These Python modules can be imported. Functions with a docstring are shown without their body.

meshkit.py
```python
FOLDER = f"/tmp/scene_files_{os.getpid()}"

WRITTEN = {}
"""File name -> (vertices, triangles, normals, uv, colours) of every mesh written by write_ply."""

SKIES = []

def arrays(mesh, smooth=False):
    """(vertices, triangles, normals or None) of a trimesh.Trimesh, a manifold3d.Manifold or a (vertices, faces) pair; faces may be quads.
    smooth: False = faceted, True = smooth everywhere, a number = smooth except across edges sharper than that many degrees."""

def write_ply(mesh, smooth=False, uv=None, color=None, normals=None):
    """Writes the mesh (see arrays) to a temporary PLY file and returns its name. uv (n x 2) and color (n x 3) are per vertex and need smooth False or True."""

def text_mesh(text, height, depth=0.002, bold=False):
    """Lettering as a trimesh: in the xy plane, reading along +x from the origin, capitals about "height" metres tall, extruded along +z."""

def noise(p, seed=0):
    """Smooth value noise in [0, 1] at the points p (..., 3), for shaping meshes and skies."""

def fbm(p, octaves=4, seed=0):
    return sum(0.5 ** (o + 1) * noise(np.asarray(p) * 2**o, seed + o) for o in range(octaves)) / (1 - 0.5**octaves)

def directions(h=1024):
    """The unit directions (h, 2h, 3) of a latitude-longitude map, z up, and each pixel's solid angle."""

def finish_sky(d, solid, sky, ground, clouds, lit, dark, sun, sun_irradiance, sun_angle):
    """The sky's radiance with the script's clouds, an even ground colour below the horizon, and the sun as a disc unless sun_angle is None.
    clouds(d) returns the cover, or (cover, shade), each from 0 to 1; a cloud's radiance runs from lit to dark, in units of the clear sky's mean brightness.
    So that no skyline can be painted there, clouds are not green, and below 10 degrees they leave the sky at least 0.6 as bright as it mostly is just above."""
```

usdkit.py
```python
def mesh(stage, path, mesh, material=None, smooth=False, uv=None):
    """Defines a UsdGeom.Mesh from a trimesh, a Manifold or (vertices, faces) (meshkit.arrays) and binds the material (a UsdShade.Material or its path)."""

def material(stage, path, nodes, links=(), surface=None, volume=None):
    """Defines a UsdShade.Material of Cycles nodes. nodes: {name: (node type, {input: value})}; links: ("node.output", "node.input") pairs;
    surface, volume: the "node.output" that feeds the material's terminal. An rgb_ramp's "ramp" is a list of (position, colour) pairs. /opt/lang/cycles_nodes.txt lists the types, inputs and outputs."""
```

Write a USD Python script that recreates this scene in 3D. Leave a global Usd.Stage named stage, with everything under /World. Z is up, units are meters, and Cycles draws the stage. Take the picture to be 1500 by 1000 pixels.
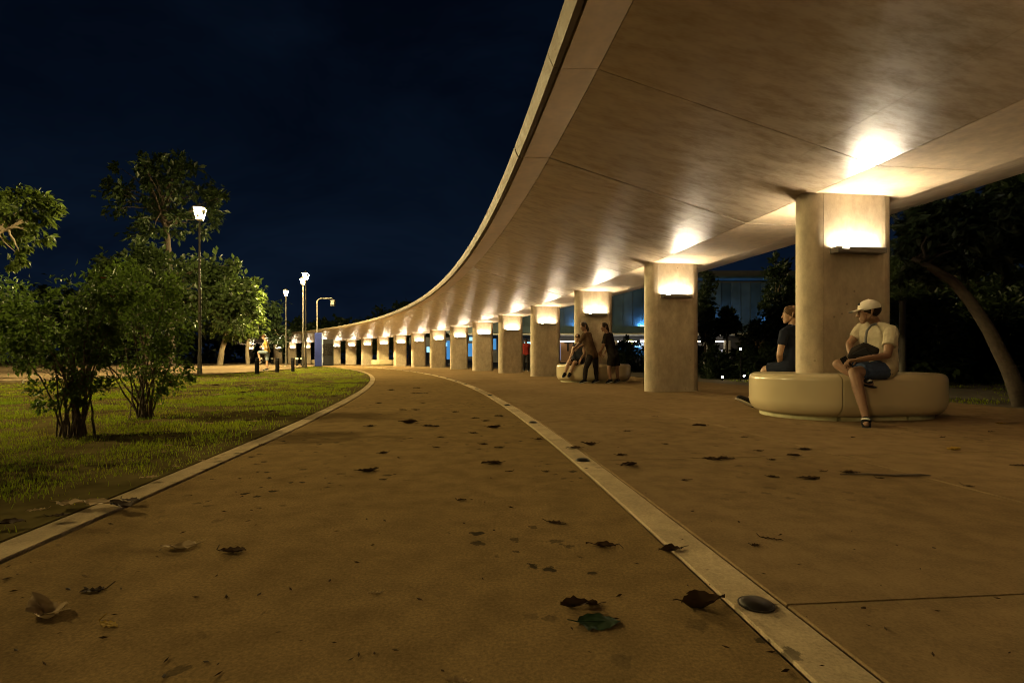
import math, random
import numpy as np, trimesh, usdkit, meshkit
import manifold3d as m3
from manifold3d import Manifold, CrossSection
from pxr import Usd, UsdGeom, UsdLux, UsdShade, Gf, Sdf, Vt
from shapely.geometry import Polygon, Point
from shapely import contains_xy

stage = Usd.Stage.CreateInMemory()
UsdGeom.SetStageUpAxis(stage, UsdGeom.Tokens.z)
UsdGeom.SetStageMetersPerUnit(stage, 1.0)
world = UsdGeom.Xform.Define(stage, '/World')
stage.SetDefaultPrim(world.GetPrim())
UsdGeom.Scope.Define(stage, '/World/Looks')

# ------------------------------------------------------------------ camera
FPX, HOR, EYE = 760.0, 524.3, 0.68            # focal length and horizon in pixels of a 1500 x 1000 picture, eye height
cam = UsdGeom.Camera.Define(stage, '/World/camera')
cam.AddTranslateOp().Set(Gf.Vec3d(0, 0, EYE))
cam.AddRotateXYZOp().Set(Gf.Vec3f(90, 0, 0))
cam.CreateHorizontalApertureAttr(36.0)
cam.CreateVerticalApertureAttr(36.0 * 682 / 1024)
cam.CreateFocalLengthAttr(36.0 * FPX / 1500)
cam.CreateVerticalApertureOffsetAttr(36.0 * (HOR - 500) / 1500)
cam.CreateClippingRangeAttr(Gf.Vec2f(0.05, 5000))
cam.CreateExposureAttr(0.6)

# ------------------------------------------------------------------ night sky
SUN_EL, SUN_ROT = math.radians(-1.0), math.radians(150)
dome = UsdLux.DomeLight.Define(stage, '/World/sky')
dome.GetPrim().SetCustomDataByKey('kind', 'structure')
dome.GetPrim().SetCustomDataByKey('label', 'dark navy night sky with faint cloud')
skym = usdkit.material(stage, '/World/Looks/night_sky', {
    'tc': ('texture_coordinate', {}), 'up': ('combine_xyz', {'x': 0.0, 'y': 0.0, 'z': 1.0}),
    'm': ('mapping', {'scale': (1.0, 1.0, 2.2)}),
    'n': ('noise_texture', {'scale': 1.7, 'detail': 6, 'roughness': .6, 'distortion': .5}),
    'r': ('rgb_ramp', {'ramp': [(.42, (0, 0, 0)), (.66, (1.5, 1.25, .95))]}),
    'z': ('separate_xyz', {}),
    'g': ('rgb_ramp', {'ramp': [(0, (.34, .55, 1.0)), (.12, (.20, .40, .80)), (.35, (.10, .23, .48)), (1, (.06, .13, .28))]}),
    'a': ('mix', {'mix_type': 'multiply', 'fac': 1.0}), 'c': ('mix', {'mix_type': 'add', 'fac': 1.0}),
    's': ('sky_texture', {'sky_type': 'single_scattering', 'sun_disc': False, 'sun_elevation': SUN_EL, 'sun_rotation': SUN_ROT}),
    't': ('mix', {'mix_type': 'multiply', 'fac': 1.0}),
    'b': ('background_shader', {'strength': 0.062})},
    [('tc.generated', 'm.vector'), ('m.vector', 'n.vector'), ('n.fac', 'r.fac'), ('tc.generated', 'z.vector'), ('z.z', 'g.fac'), ('up.vector', 's.vector'),
     ('g.color', 'c.color1'), ('r.color', 'a.color1'), ('g.color', 'a.color2'), ('a.color', 'c.color2'), ('s.color', 't.color1'), ('c.color', 't.color2'), ('t.color', 'b.color')],
    surface='b.background')
UsdShade.MaterialBindingAPI.Apply(dome.GetPrim()).Bind(skym)

# strengths of the lamps (radiance) and their colours
STREET, STREET_COL = 26000.0, (1.0, .77, .34)
WALL, WALL_COL = 128.0, (1.0, .845, .61)

# ------------------------------------------------------------------ helpers
used = {}
def numbered(parent, name):
    k = (parent, name)
    n = used.get(k, -1) + 1
    used[k] = n
    return f'{parent}/{name}' if n == 0 else f'{parent}/{name}_{n:03d}'

def tag(p, label=None, cat=None, group=None, kind=None):
    p = p.GetPrim() if hasattr(p, 'GetPrim') else p
    for k, v in (('label', label), ('category', cat), ('group', group), ('kind', kind)):
        if v: p.SetCustomDataByKey(k, v)
    return p

def path_of(p):
    return str(p.GetPath()) if p is not None else '/World'

def obj(name, mesh, mat, parent=None, smooth=False, label=None, cat=None, group=None, kind=None):
    m = usdkit.mesh(stage, numbered(path_of(parent), name), mesh, mat, smooth)
    return tag(m, label, cat, group, kind)

def thing(name, label, cat, loc=(0, 0, 0), rz=0.0, group=None, kind=None):
    x = UsdGeom.Xform.Define(stage, numbered('/World', name))
    x.AddTranslateOp().Set(Gf.Vec3d(*map(float, loc)))
    x.AddRotateZOp().Set(math.degrees(rz))
    return tag(x, label, cat, group, kind)

def copy(root, label, loc, rz, group=None):
    was = root.GetCustomData()
    base = root.GetName()
    if base[-4] == '_' and base[-3:].isdigit(): base = base[:-4]
    r = thing(base, label, was['category'], loc, rz, group or was.get('group'))
    r.GetReferences().AddInternalReference(root.GetPath())
    r.SetInstanceable(True)
    return r

class MB:
    def __init__(s): s.v, s.f, s.n = [], [], 0
    def add(s, v, f):
        v = np.asarray(v, float); f = np.asarray(f, int)
        if f.shape[1] == 4: f = np.vstack([f[:, [0, 1, 2]], f[:, [0, 2, 3]]])
        s.v.append(v); s.f.append(f + s.n); s.n += len(v); return s
    def tm(s, m): return s.add(np.array(m.vertices), np.array(m.faces))
    def box(s, c, d, rz=0.0):
        x, y, z = np.array(d) / 2
        v = np.array([[a, b, e] for a in (-x, x) for b in (-y, y) for e in (-z, z)])
        if rz:
            R = np.array([[math.cos(rz), -math.sin(rz), 0], [math.sin(rz), math.cos(rz), 0], [0, 0, 1]]); v = v @ R.T
        return s.add(v + np.array(c), [[0, 1, 3, 2], [4, 6, 7, 5], [0, 4, 5, 1], [2, 3, 7, 6], [0, 2, 6, 4], [1, 5, 7, 3]])
    def tube(s, pts, rad, sides=8, caps=True):
        p = np.asarray(pts, float); rad = np.broadcast_to(rad, (len(p),))
        t = np.gradient(p, axis=0); t /= np.linalg.norm(t, axis=1, keepdims=True) + 1e-12
        ref = np.where(np.abs(t[:, 2:]) < .9, [0, 0, 1.], [1., 0, 0])
        a = np.cross(t, ref); a /= np.linalg.norm(a, axis=1, keepdims=True) + 1e-12
        for i in range(1, len(a)):
            a[i] = a[i - 1] - t[i] * (a[i - 1] @ t[i]); a[i] /= np.linalg.norm(a[i]) + 1e-12
        b = np.cross(t, a); g = np.arange(sides) * 2 * np.pi / sides
        v = p[:, None] + rad[:, None, None] * (np.cos(g)[None, :, None] * a[:, None] + np.sin(g)[None, :, None] * b[:, None])
        i, j = np.meshgrid(np.arange(len(p) - 1), np.arange(sides), indexing='ij')
        q = np.stack([i * sides + j, i * sides + (j + 1) % sides, (i + 1) * sides + (j + 1) % sides, (i + 1) * sides + j], -1).reshape(-1, 4)
        v = v.reshape(-1, 3); n = len(v)
        f = np.vstack([q[:, [0, 1, 2]], q[:, [0, 2, 3]]])
        if caps:
            v = np.vstack([v, p[0], p[-1]]); j = np.arange(sides)
            f = np.vstack([f, np.stack([np.full(sides, n), (j + 1) % sides, j], -1), np.stack([np.full(sides, n + 1), n - sides + j, n - sides + (j + 1) % sides], -1)])
        return s.add(v, f)
    def mesh(s): return np.vstack(s.v), np.vstack(s.f)

def rbox(d, r, seg=2):
    """Rounded box: hull of eight spheres."""
    x, y, z = np.array(d) / 2 - r
    sp = Manifold.sphere(r, 4 * seg)
    return Manifold.batch_hull([sp.translate([a, b, e]) for a in (-x, x) for b in (-y, y) for e in (-z, z)])

def man(m):
    k = m.to_mesh(); return np.array(k.vert_properties[:, :3]), np.array(k.tri_verts)

# ------------------------------------------------------------------ the arc: everything follows one circle
CX, CY = -92.748, -7.028
CEN = np.array([CX, CY])
def polar(R, th, z=0.0):
    return np.array([CX + R * math.cos(th), CY + R * math.sin(th), z])
def ground(x, y, z=0.0):
    """A point on the plane z, from where the photograph shows it."""
    Y = (z - EYE) * FPX / (HOR - y); return np.array([(x - 750) / FPX * Y, Y, z])
def at(x, y, Y):
    """A point at depth Y."""
    return np.array([(x - 750) / FPX * Y, Y, EYE + (HOR - y) / FPX * Y])

def sweep(profile, t0, t1, step=.008):
    """A closed profile [(R, z), ...] (counter-clockwise seen along +theta) swept along the arc from t0 to t1, capped."""
    P = np.asarray(profile, float); n = len(P)
    k = max(1, int(math.ceil((t1 - t0) / step))); th = np.linspace(t0, t1, k + 1)
    v = np.stack([CX + P[None, :, 0] * np.cos(th)[:, None], CY + P[None, :, 0] * np.sin(th)[:, None], np.broadcast_to(P[None, :, 1], (k + 1, n))], -1).reshape(-1, 3)
    i, j = np.meshgrid(np.arange(k), np.arange(n), indexing='ij')
    q = np.stack([i * n + j, (i + 1) * n + j, (i + 1) * n + (j + 1) % n, i * n + (j + 1) % n], -1).reshape(-1, 4)
    cap = trimesh.creation.triangulate_polygon(Polygon(P), engine='earcut') if n > 4 else (P, np.array([[0, 1, 2], [0, 2, 3]]))
    from scipy.spatial import cKDTree
    idx = cKDTree(P).query(cap[0])[1]; cf = idx[np.asarray(cap[1])]
    f = np.vstack([q[:, [0, 1, 2]], q[:, [0, 2, 3]], cf, (cf + k * n)[:, ::-1]])
    m = trimesh.Trimesh(v, f, process=False)
    trimesh.repair.fix_normals(m)
    return np.array(m.vertices), np.array(m.faces)

def slab(R0, R1, t0, t1, z0, z1, bev=.004, step=.008):
    return sweep([(R0, z0), (R1, z0), (R1, z1 - bev), (R1 - bev, z1), (R0 + bev, z1), (R0, z1 - bev)], t0, t1, step)

# ------------------------------------------------------------------ materials
def mat(name, nodes, links, surface='p.BSDF'):
    return usdkit.material(stage, '/World/Looks/' + name, nodes, links, surface=surface)

def plain(name, col, rough=.5, metal=0.0, spec=.5, var=.12, scale=14.0, bump=0.0):
    a = tuple(c * (1 - var) for c in col); b = tuple(min(1, c * (1 + var)) for c in col)
    nodes = {'g': ('geometry', {}), 'n': ('noise_texture', {'scale': scale, 'detail': 4}), 'r': ('rgb_ramp', {'ramp': [(.3, a), (.7, b)]}),
             'p': ('principled_bsdf', {'roughness': rough, 'metallic': metal, 'specular_ior_level': spec})}
    links = [('g.position', 'n.vector'), ('n.fac', 'r.fac'), ('r.color', 'p.base_color')]
    if bump:
        nodes['b'] = ('bump', {'strength': bump, 'distance': .01}); links += [('n.fac', 'b.height'), ('b.normal', 'p.normal')]
    return mat(name, nodes, links)

def emit(name, col, strength):
    return mat(name, {'e': ('emission', {'color': col, 'strength': strength})}, [], 'e.emission')

def concrete(name, dark, light, rough=(.45, .7), stretch=(1, 1, 1), big=.7, fine=9.0, bump=.25, pits=.0, spec=.5, ior=1.5, lo=.70):
    nodes = {
        'g': ('geometry', {}), 'm': ('mapping', {'scale': stretch}),
        'n1': ('noise_texture', {'scale': big, 'detail': 6, 'roughness': .62, 'distortion': .6}),
        'n2': ('noise_texture', {'scale': fine, 'detail': 9, 'roughness': .72}),
        'n3': ('noise_texture', {'scale': 120.0, 'detail': 3}),
        'r1': ('rgb_ramp', {'ramp': [(.30, dark), (.68, light)]}),
        'r2': ('rgb_ramp', {'ramp': [(.30, (lo, lo, lo)), (.62, (1.06, 1.06, 1.06))]}),
        'mx': ('mix', {'mix_type': 'multiply', 'fac': 1.0}),
        'rr': ('map_range', {'from_min': .3, 'from_max': .7, 'to_min': rough[0], 'to_max': rough[1], 'clamp': True}),
        'ad': ('math', {'math_type': 'multiply_add', 'value2': .35}),
        'b': ('bump', {'strength': bump, 'distance': .006}),
        'p': ('principled_bsdf', {'specular_ior_level': spec, 'ior': ior})}
    links = [('g.position', 'm.vector'), ('m.vector', 'n1.vector'), ('m.vector', 'n2.vector'), ('g.position', 'n3.vector'),
             ('n1.fac', 'r1.fac'), ('n2.fac', 'r2.fac'), ('r1.color', 'mx.color1'), ('r2.color', 'mx.color2'),
             ('n2.fac', 'rr.value'), ('rr.result', 'p.roughness'), ('n3.fac', 'ad.value1'), ('n2.fac', 'ad.value3'),
             ('ad.value', 'b.height'), ('b.normal', 'p.normal')]
    last = 'mx.color'
    if pits:
        nodes['v'] = ('voronoi_texture', {'scale': 5.0, 'feature': 'f1'})
        nodes['vr'] = ('rgb_ramp', {'ramp': [(0, (.35, .33, .3)), (.05, (.5, .48, .45)), (.085, (1, 1, 1))]})
        nodes['mv'] = ('mix', {'mix_type': 'multiply', 'fac': pits})
        links += [('g.position', 'v.vector'), ('v.distance', 'vr.fac'), ('mx.color', 'mv.color1'), ('vr.color', 'mv.color2')]
        last = 'mv.color'
    links.append((last, 'p.base_color'))
    return mat(name, nodes, links)

M = {}
M['soffit'] = concrete('soffit_concrete', (.30, .235, .155), (.40, .318, .215), rough=(.20, .42), stretch=(.7, 1.8, 1), big=.9, fine=4.0, bump=.09, spec=.6, ior=2.0, lo=.82)
M['edge'] = concrete('edge_concrete', (.42, .325, .205), (.54, .425, .28), rough=(.5, .75), big=.9, fine=7, bump=.2)
M['edge_band'] = concrete('edge_band_concrete', (.55, .43, .285), (.66, .53, .365), rough=(.5, .75), big=.9, fine=7, bump=.2, lo=.85)
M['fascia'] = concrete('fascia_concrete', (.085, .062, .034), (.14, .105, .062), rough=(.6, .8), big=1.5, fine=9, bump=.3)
M['column'] = concrete('column_concrete', (.355, .29, .20), (.55, .455, .32), rough=(.5, .75), stretch=(1, 1, .6), big=1.1, fine=8, bump=.3, pits=.75)
M['slab'] = plain('roof_concrete', (.3, .26, .2), .8)
M['bench'] = plain('bench_glaze', (.52, .435, .27), .26, var=.06, scale=1.6)
M['plinth'] = plain('bench_plinth', (.42, .40, .22), .7)
M['plaza'] = concrete('plaza_paving', (.17, .125, .075), (.235, .175, .11), rough=(.7, .9), big=.6, fine=8, bump=.3, spec=0.0)

def paving(name, dark, light, spots, aggregate):
    """Trodden concrete: mottling, dark drips and stains, fine aggregate."""
    nodes = {
        'g': ('geometry', {}),
        'n1': ('noise_texture', {'scale': .55, 'detail': 6, 'roughness': .6, 'distortion': .4}),
        'n2': ('noise_texture', {'scale': 6.0, 'detail': 5, 'roughness': .65}),
        'n3': ('noise_texture', {'scale': 105.0, 'detail': 5, 'roughness': .75}),
        'r1': ('rgb_ramp', {'ramp': [(.28, dark), (.70, light)]}),
        'r2': ('rgb_ramp', {'ramp': [(.28, (.74, .74, .74)), (.6, (1.05, 1.05, 1.05))]}),
        'r3': ('rgb_ramp', {'ramp': [(.3, (1 - aggregate,) * 3), (.7, (1 + aggregate,) * 3)]}),
        'mx': ('mix', {'mix_type': 'multiply', 'fac': 1.0}), 'my': ('mix', {'mix_type': 'multiply', 'fac': 1.0}),
        'nw': ('noise_texture', {'scale': 26.0, 'detail': 5, 'roughness': .65}),
        'wp': ('mix_vector', {'fac': .075}),
        'v': ('voronoi_texture', {'dimensions': '2D', 'scale': 9.5, 'feature': 'f1', 'randomness': 1.0}),
        'vs': ('separate_color', {}),
        'sz': ('math', {'math_type': 'multiply_add', 'value2': .36, 'value3': -.135}),
        'ds': ('math', {'math_type': 'subtract'}),
        'dm': ('map_range', {'from_min': -.03, 'from_max': .03, 'to_min': 1.0, 'to_max': 0.0, 'clamp': True}),
        'nz': ('noise_texture', {'scale': .9, 'detail': 2}),
        'zm': ('map_range', {'from_min': .49, 'from_max': .60, 'to_min': 0.0, 'to_max': spots, 'clamp': True}),
        'df': ('math', {'math_type': 'multiply'}),
        'st': ('mix', {'mix_type': 'mix', 'color2': (.028, .024, .018)}),
        'b': ('bump', {'strength': .5, 'distance': .004}),
        'rr': ('map_range', {'from_min': .3, 'from_max': .7, 'to_min': .75, 'to_max': .95, 'clamp': True}),
        'p': ('principled_bsdf', {'specular_ior_level': 0.0})}
    links = [('g.position', x + '.vector') for x in ('n1', 'n2', 'n3', 'nw', 'nz')] + [
        ('n1.fac', 'r1.fac'), ('n2.fac', 'r2.fac'), ('n3.fac', 'r3.fac'), ('r1.color', 'mx.color1'), ('r2.color', 'mx.color2'),
        ('mx.color', 'my.color1'), ('r3.color', 'my.color2'),
        ('g.position', 'wp.a'), ('nw.color', 'wp.b'), ('wp.result', 'v.vector'),
        ('v.color', 'vs.color'), ('vs.r', 'sz.value1'), ('v.distance', 'ds.value1'), ('sz.value', 'ds.value2'),
        ('ds.value', 'dm.value'), ('nz.fac', 'zm.value'), ('dm.result', 'df.value1'), ('zm.result', 'df.value2'),
        ('df.value', 'st.fac'), ('my.color', 'st.color1'), ('st.color', 'p.base_color'), ('n3.fac', 'b.height'), ('b.normal', 'p.normal'),
        ('n2.fac', 'rr.value'), ('rr.result', 'p.roughness')]
    return mat(name, nodes, links)
M['path'] = paving('path_surface', (.160, .107, .047), (.198, .136, .062), .9, .34)
M['walk'] = paving('walkway_paving', (.172, .118, .06), (.24, .168, .09), .35, .22)
M['kerb'] = paving('kerb_concrete', (.24, .18, .10), (.46, .365, .235), .8, .25)
M['strip'] = paving('pale_strip_concrete', (.28, .215, .125), (.54, .43, .28), .85, .25)
M['soil'] = plain('dark_soil', (.075, .058, .034), .9, var=.35, scale=5, bump=.4)
M['turf'] = plain('lawn_soil', (.075, .060, .022), .95, spec=0.0, var=.45, scale=3.5, bump=.4)
M['grass'] = mat('grass_blades', {
    'g': ('geometry', {}), 'n': ('noise_texture', {'scale': .9, 'detail': 4, 'roughness': .65}), 'w': ('noise_texture', {'scale': 40.0, 'detail': 1}),
    'r': ('rgb_ramp', {'ramp': [(.30, (.24, .20, .03)), (.44, (.25, .31, .018)), (.68, (.22, .36, .016))]}),
    'r2': ('rgb_ramp', {'ramp': [(.3, (.6, .6, .6)), (.7, (1.3, 1.25, 1.1))]}),
    'mx': ('mix', {'mix_type': 'multiply', 'fac': 1.0}), 'd': ('principled_bsdf', {'roughness': .8, 'specular_ior_level': .08}), 't': ('translucent_bsdf', {}),
    'mm': ('mix_closure', {'fac': .3})},
    [('g.position', 'n.vector'), ('g.position', 'w.vector'), ('n.fac', 'r.fac'), ('w.fac', 'r2.fac'), ('r.color', 'mx.color1'), ('r2.color', 'mx.color2'),
     ('mx.color', 'd.base_color'), ('mx.color', 't.color'), ('d.BSDF', 'mm.closure1'), ('t.BSDF', 'mm.closure2')], 'mm.closure')

def foliage(name, a, b, tr=.35, rough=.45, spec=.3):
    return mat(name, {
        'g': ('geometry', {}), 'n': ('noise_texture', {'scale': 1.4, 'detail': 3}),
        'mxf': ('math', {'math_type': 'multiply_add', 'value2': .55}), 'sc': ('math', {'math_type': 'multiply', 'value2': .5}),
        'r': ('rgb_ramp', {'ramp': [(.2, a), (.85, b)]}),
        'd': ('principled_bsdf', {'roughness': rough, 'specular_ior_level': spec}), 't': ('translucent_bsdf', {}), 'm': ('mix_closure', {'fac': tr})},
        [('g.position', 'n.vector'), ('g.random_per_island', 'mxf.value1'), ('n.fac', 'sc.value1'), ('sc.value', 'mxf.value3'), ('mxf.value', 'r.fac'),
         ('r.color', 'd.base_color'), ('r.color', 't.color'), ('d.BSDF', 'm.closure1'), ('t.BSDF', 'm.closure2')], 'm.closure')
M['leaf_shrub'] = foliage('shrub_leaves', (.06, .10, .016), (.15, .22, .03), .5)
M['leaf_tree'] = foliage('tree_leaves', (.026, .042, .011), (.066, .09, .02))
M['leaf_light'] = foliage('bright_tree_leaves', (.055, .085, .014), (.14, .165, .03), .4)
M['leaf_mid'] = foliage('high_tree_leaves', (.016, .028, .008), (.042, .06, .016), .25)
M['leaf_dark'] = foliage('dark_leaves', (.016, .028, .010), (.04, .06, .018), .2)
M['flower'] = plain('red_flower', (.5, .05, .02), .6)
M['bark'] = plain('bark', (.085, .06, .038), .9, var=.35, scale=18, bump=.6)
M['bark_dark'] = plain('dark_bark', (.034, .024, .015), .9, var=.4, scale=22, bump=.8)
M['bark_pale'] = plain('pale_bark', (.27, .215, .14), .85, var=.25, scale=12, bump=.4)
M['dead'] = foliage('dead_leaf', (.035, .020, .010), (.10, .058, .026), .1, .7, .04)
M['dead_pale'] = foliage('pale_dead_leaf', (.28, .20, .105), (.44, .32, .17), .15, .7, .03)
M['dead_yellow'] = foliage('yellow_dead_leaf', (.30, .19, .03), (.42, .27, .05), .2, .7, .03)
M['green_leaf'] = foliage('green_fallen_leaf', (.010, .024, .008), (.018, .036, .010), .1, .4, .12)
M['steel'] = plain('grey_metal', (.12, .108, .088), .5, spec=.25, var=.06)
M['pole'] = plain('pole_paint', (.085, .078, .062), .5, spec=.2, var=.08)
M['black'] = plain('black_paint', (.010, .010, .011), .55, spec=.12, var=.1)
M['stud'] = plain('stud_metal', (.045, .04, .033), .4, metal=.8, var=.2, scale=40)
M['bulb'] = emit('street_lamp_bulb', STREET_COL, STREET)
M['bulb_dim'] = emit('older_lamp_bulb', STREET_COL, STREET * .42)
M['bulb_weak'] = emit('weak_lamp_bulb', STREET_COL, STREET * .20)
M['wallglow'] = emit('wall_light_glow', WALL_COL, WALL)
M['slot'] = emit('wall_light_slot', WALL_COL, 3.0)
M['pane'] = mat('lantern_pane', {'t': ('transparent_bsdf', {'color': (.97, .95, .9)}), 'gl': ('glossy_bsdf', {'color': (1, 1, 1), 'roughness': .08}), 'f': ('fresnel', {'IOR': 1.45}), 'm': ('mix_closure', {})},
                [('f.fac', 'm.fac'), ('t.BSDF', 'm.closure1'), ('gl.BSDF', 'm.closure2')], 'm.closure')
M['skin'] = plain('skin', (.215, .115, .066), .6, var=.08, scale=30)
M['skin_fair'] = plain('fair_skin', (.42, .26, .17), .5, var=.06, scale=30)
M['hair'] = plain('dark_hair', (.022, .014, .009), .5, spec=.12, var=.4, scale=60, bump=.5)
M['hair_brown'] = plain('brown_hair', (.075, .042, .02), .5, spec=.12, var=.4, scale=60, bump=.5)
M['cap'] = plain('white_cap', (.66, .60, .52), .8, spec=.05, var=.05)
M['grey_cloth'] = plain('grey_cloth', (.16, .16, .16), .9, spec=.05)
M['tee'] = plain('cream_shirt', (.43, .375, .275), .9, spec=.05, var=.06, scale=25, bump=.15)
M['navy'] = plain('navy_cloth', (.018, .022, .038), .85, spec=.05, var=.15, bump=.15)
M['denim'] = plain('blue_shorts', (.045, .065, .125), .9, spec=.05, var=.15, scale=40, bump=.2)
M['dark_cloth'] = plain('dark_cloth', (.02, .017, .015), .9, spec=.05, var=.2)
M['brown_cloth'] = plain('brown_cloth', (.10, .062, .035), .9, spec=.05, var=.2)
M['grey_blue'] = plain('grey_blue_cloth', (.05, .055, .07), .9, spec=.05, var=.15)
M['yellow_cloth'] = plain('yellow_shirt', (.42, .28, .07), .9, spec=.05, var=.1)
M['pale_blue'] = plain('pale_blue_shorts', (.22, .28, .34), .9, spec=.05, var=.1)
M['red_cloth'] = plain('red_shirt', (.22, .03, .025), .9, spec=.05, var=.1)
M['white_rubber'] = plain('white_rubber', (.6, .57, .5), .6, var=.05)
M['eye'] = plain('eye_white', (.6, .57, .52), .25, var=.03)
M['iris'] = plain('eye_iris', (.02, .012, .008), .2, var=.03)
M['lip'] = plain('lips', (.26, .11, .075), .5, var=.05)

# ------------------------------------------------------------------ ground, path, walkway, lawn, plaza
T0, T1 = math.radians(-7.0), math.radians(63.0)          # extent along the arc
RK0, RK1 = 91.32, 91.47                                   # kerb
RS0, RS1 = 93.739, 93.873                                 # pale strip
RW = 100.6                                                # far side of the walkway
g = MB()
rr = np.array([0, 20, 45, 70, 100, 160, 300, 700, 2500.0]); aa = np.linspace(0, 2 * np.pi, 73)[:-1]
v = [[0, 20, -.07]] + [[r * math.cos(a), 20 + r * math.sin(a), -.07] for r in rr[1:] for a in aa]
f = [[0, 1 + k, 1 + (k + 1) % 72] for k in range(72)]
for i in range(len(rr) - 2):
    for k in range(72):
        a, b = 1 + i * 72 + k, 1 + i * 72 + (k + 1) % 72
        f += [[a, a + 72, b + 72], [a, b + 72, b]]
g.add(v, f)
obj('ground', g.mesh(), M['soil'], kind='structure')

obj('path', slab(RK1 + .003, RS0 - .012, T0, T1, -.06, 0.0, .004, .006), M['path'], kind='structure', label='brown curved footpath between lawn kerb and pale strip')

# pale strip of stones, butted with fine joints
STUD_TH = math.radians(5.17) + np.arange(-7, 42) * (2.02 / 93.8)
ks = thing('edge_strip', None, None, kind='structure')
tag(ks, 'pale curved strip between brown path and paved walkway')
for a, b in zip(STUD_TH[:-1], STUD_TH[1:]):
    obj('strip_stone', slab(RS0, RS1, a + .00002, b - .00002, -.06, .003, .0015), M['strip'], ks)

# walkway slabs with recessed joints
wk = thing('walkway', None, None, kind='structure')
tag(wk, 'paved walkway of large concrete slabs under the canopy')
rad = [RS1 + .012, 95.63, 97.38, 99.0, RW]
for a, b in zip(STUD_TH[:-1], STUD_TH[1:]):
    for r0, r1 in zip(rad[:-1], rad[1:]):
        obj('paving_slab', slab(r0 + .004, r1 - .004, a + .00005, b - .00005, -.06, 0.0, .004), M['walk'], wk)

# kerb stones of the lawn
kb = thing('lawn_kerb', None, None, kind='structure')
tag(kb, 'pale flush kerb along the lawn edge')
rng = np.random.default_rng(3)
t = T0
while t < math.radians(45):
    d = 1.5 / 91.4
    obj('kerb_stone', slab(RK0 + rng.uniform(0, .008), RK1, t, t + d - .00004, -.06, .008 + rng.uniform(-.002, .003), .006), M['kerb'], kb)
    t += d

# lawn
arc = [tuple(polar(RK0 - .003, a)[:2]) for a in np.linspace(math.radians(-6), math.radians(33.3), 90)]
edge = [(-15.8, 42.6), (-15.2, 37.8), (-12.9, 30.4), (-11.6, 23.8), (-11.8, 19.3), (-13.9, 14.1), (-20.0, 11.8), (-30, 9.8), (-30, -14), (-2.6, -16.5)]
LAWN = Polygon(arc + edge).buffer(0)
def flat(poly, z0, z1):
    return man(CrossSection([np.array(poly.exterior.coords)[:-1]], m3.FillRule.Positive if poly.exterior.is_ccw else m3.FillRule.NonZero).extrude(z1 - z0).translate([0, 0, z0]))
obj('lawn', flat(LAWN, -.06, .012), M['turf'], kind='structure', label='lawn of short grass beside the path')

# plaza, a little higher, with a pale kerb on the lawn side
plz = Polygon([(-80, 3)] + [(x - .16, y + .03) for x, y in edge[:8][::-1]] + [(-18, 47), (-24, 57), (-38, 73), (-90, 100)]).buffer(0)
obj('plaza', flat(plz, -.06, .06), M['plaza'], kind='structure', label='tan paved plaza beyond the lawn')
pk = thing('plaza_kerb', None, None, kind='structure'); tag(pk, 'pale kerb between lawn and plaza')
ee = edge[:8]
for (x0, y0), (x1, y1) in zip(ee[:-1], ee[1:]):
    L = math.hypot(x1 - x0, y1 - y0); n = max(1, round(L / 2.0)); a = math.atan2(y1 - y0, x1 - x0)
    for k in range(n):
        s = (k + .5) / n
        obj('kerb_stone', MB().box((x0 + (x1 - x0) * s - .08, y0 + (y1 - y0) * s + .01, .005), (L / n - .01, .14, .13), a).mesh(), M['strip'], pk)

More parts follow.
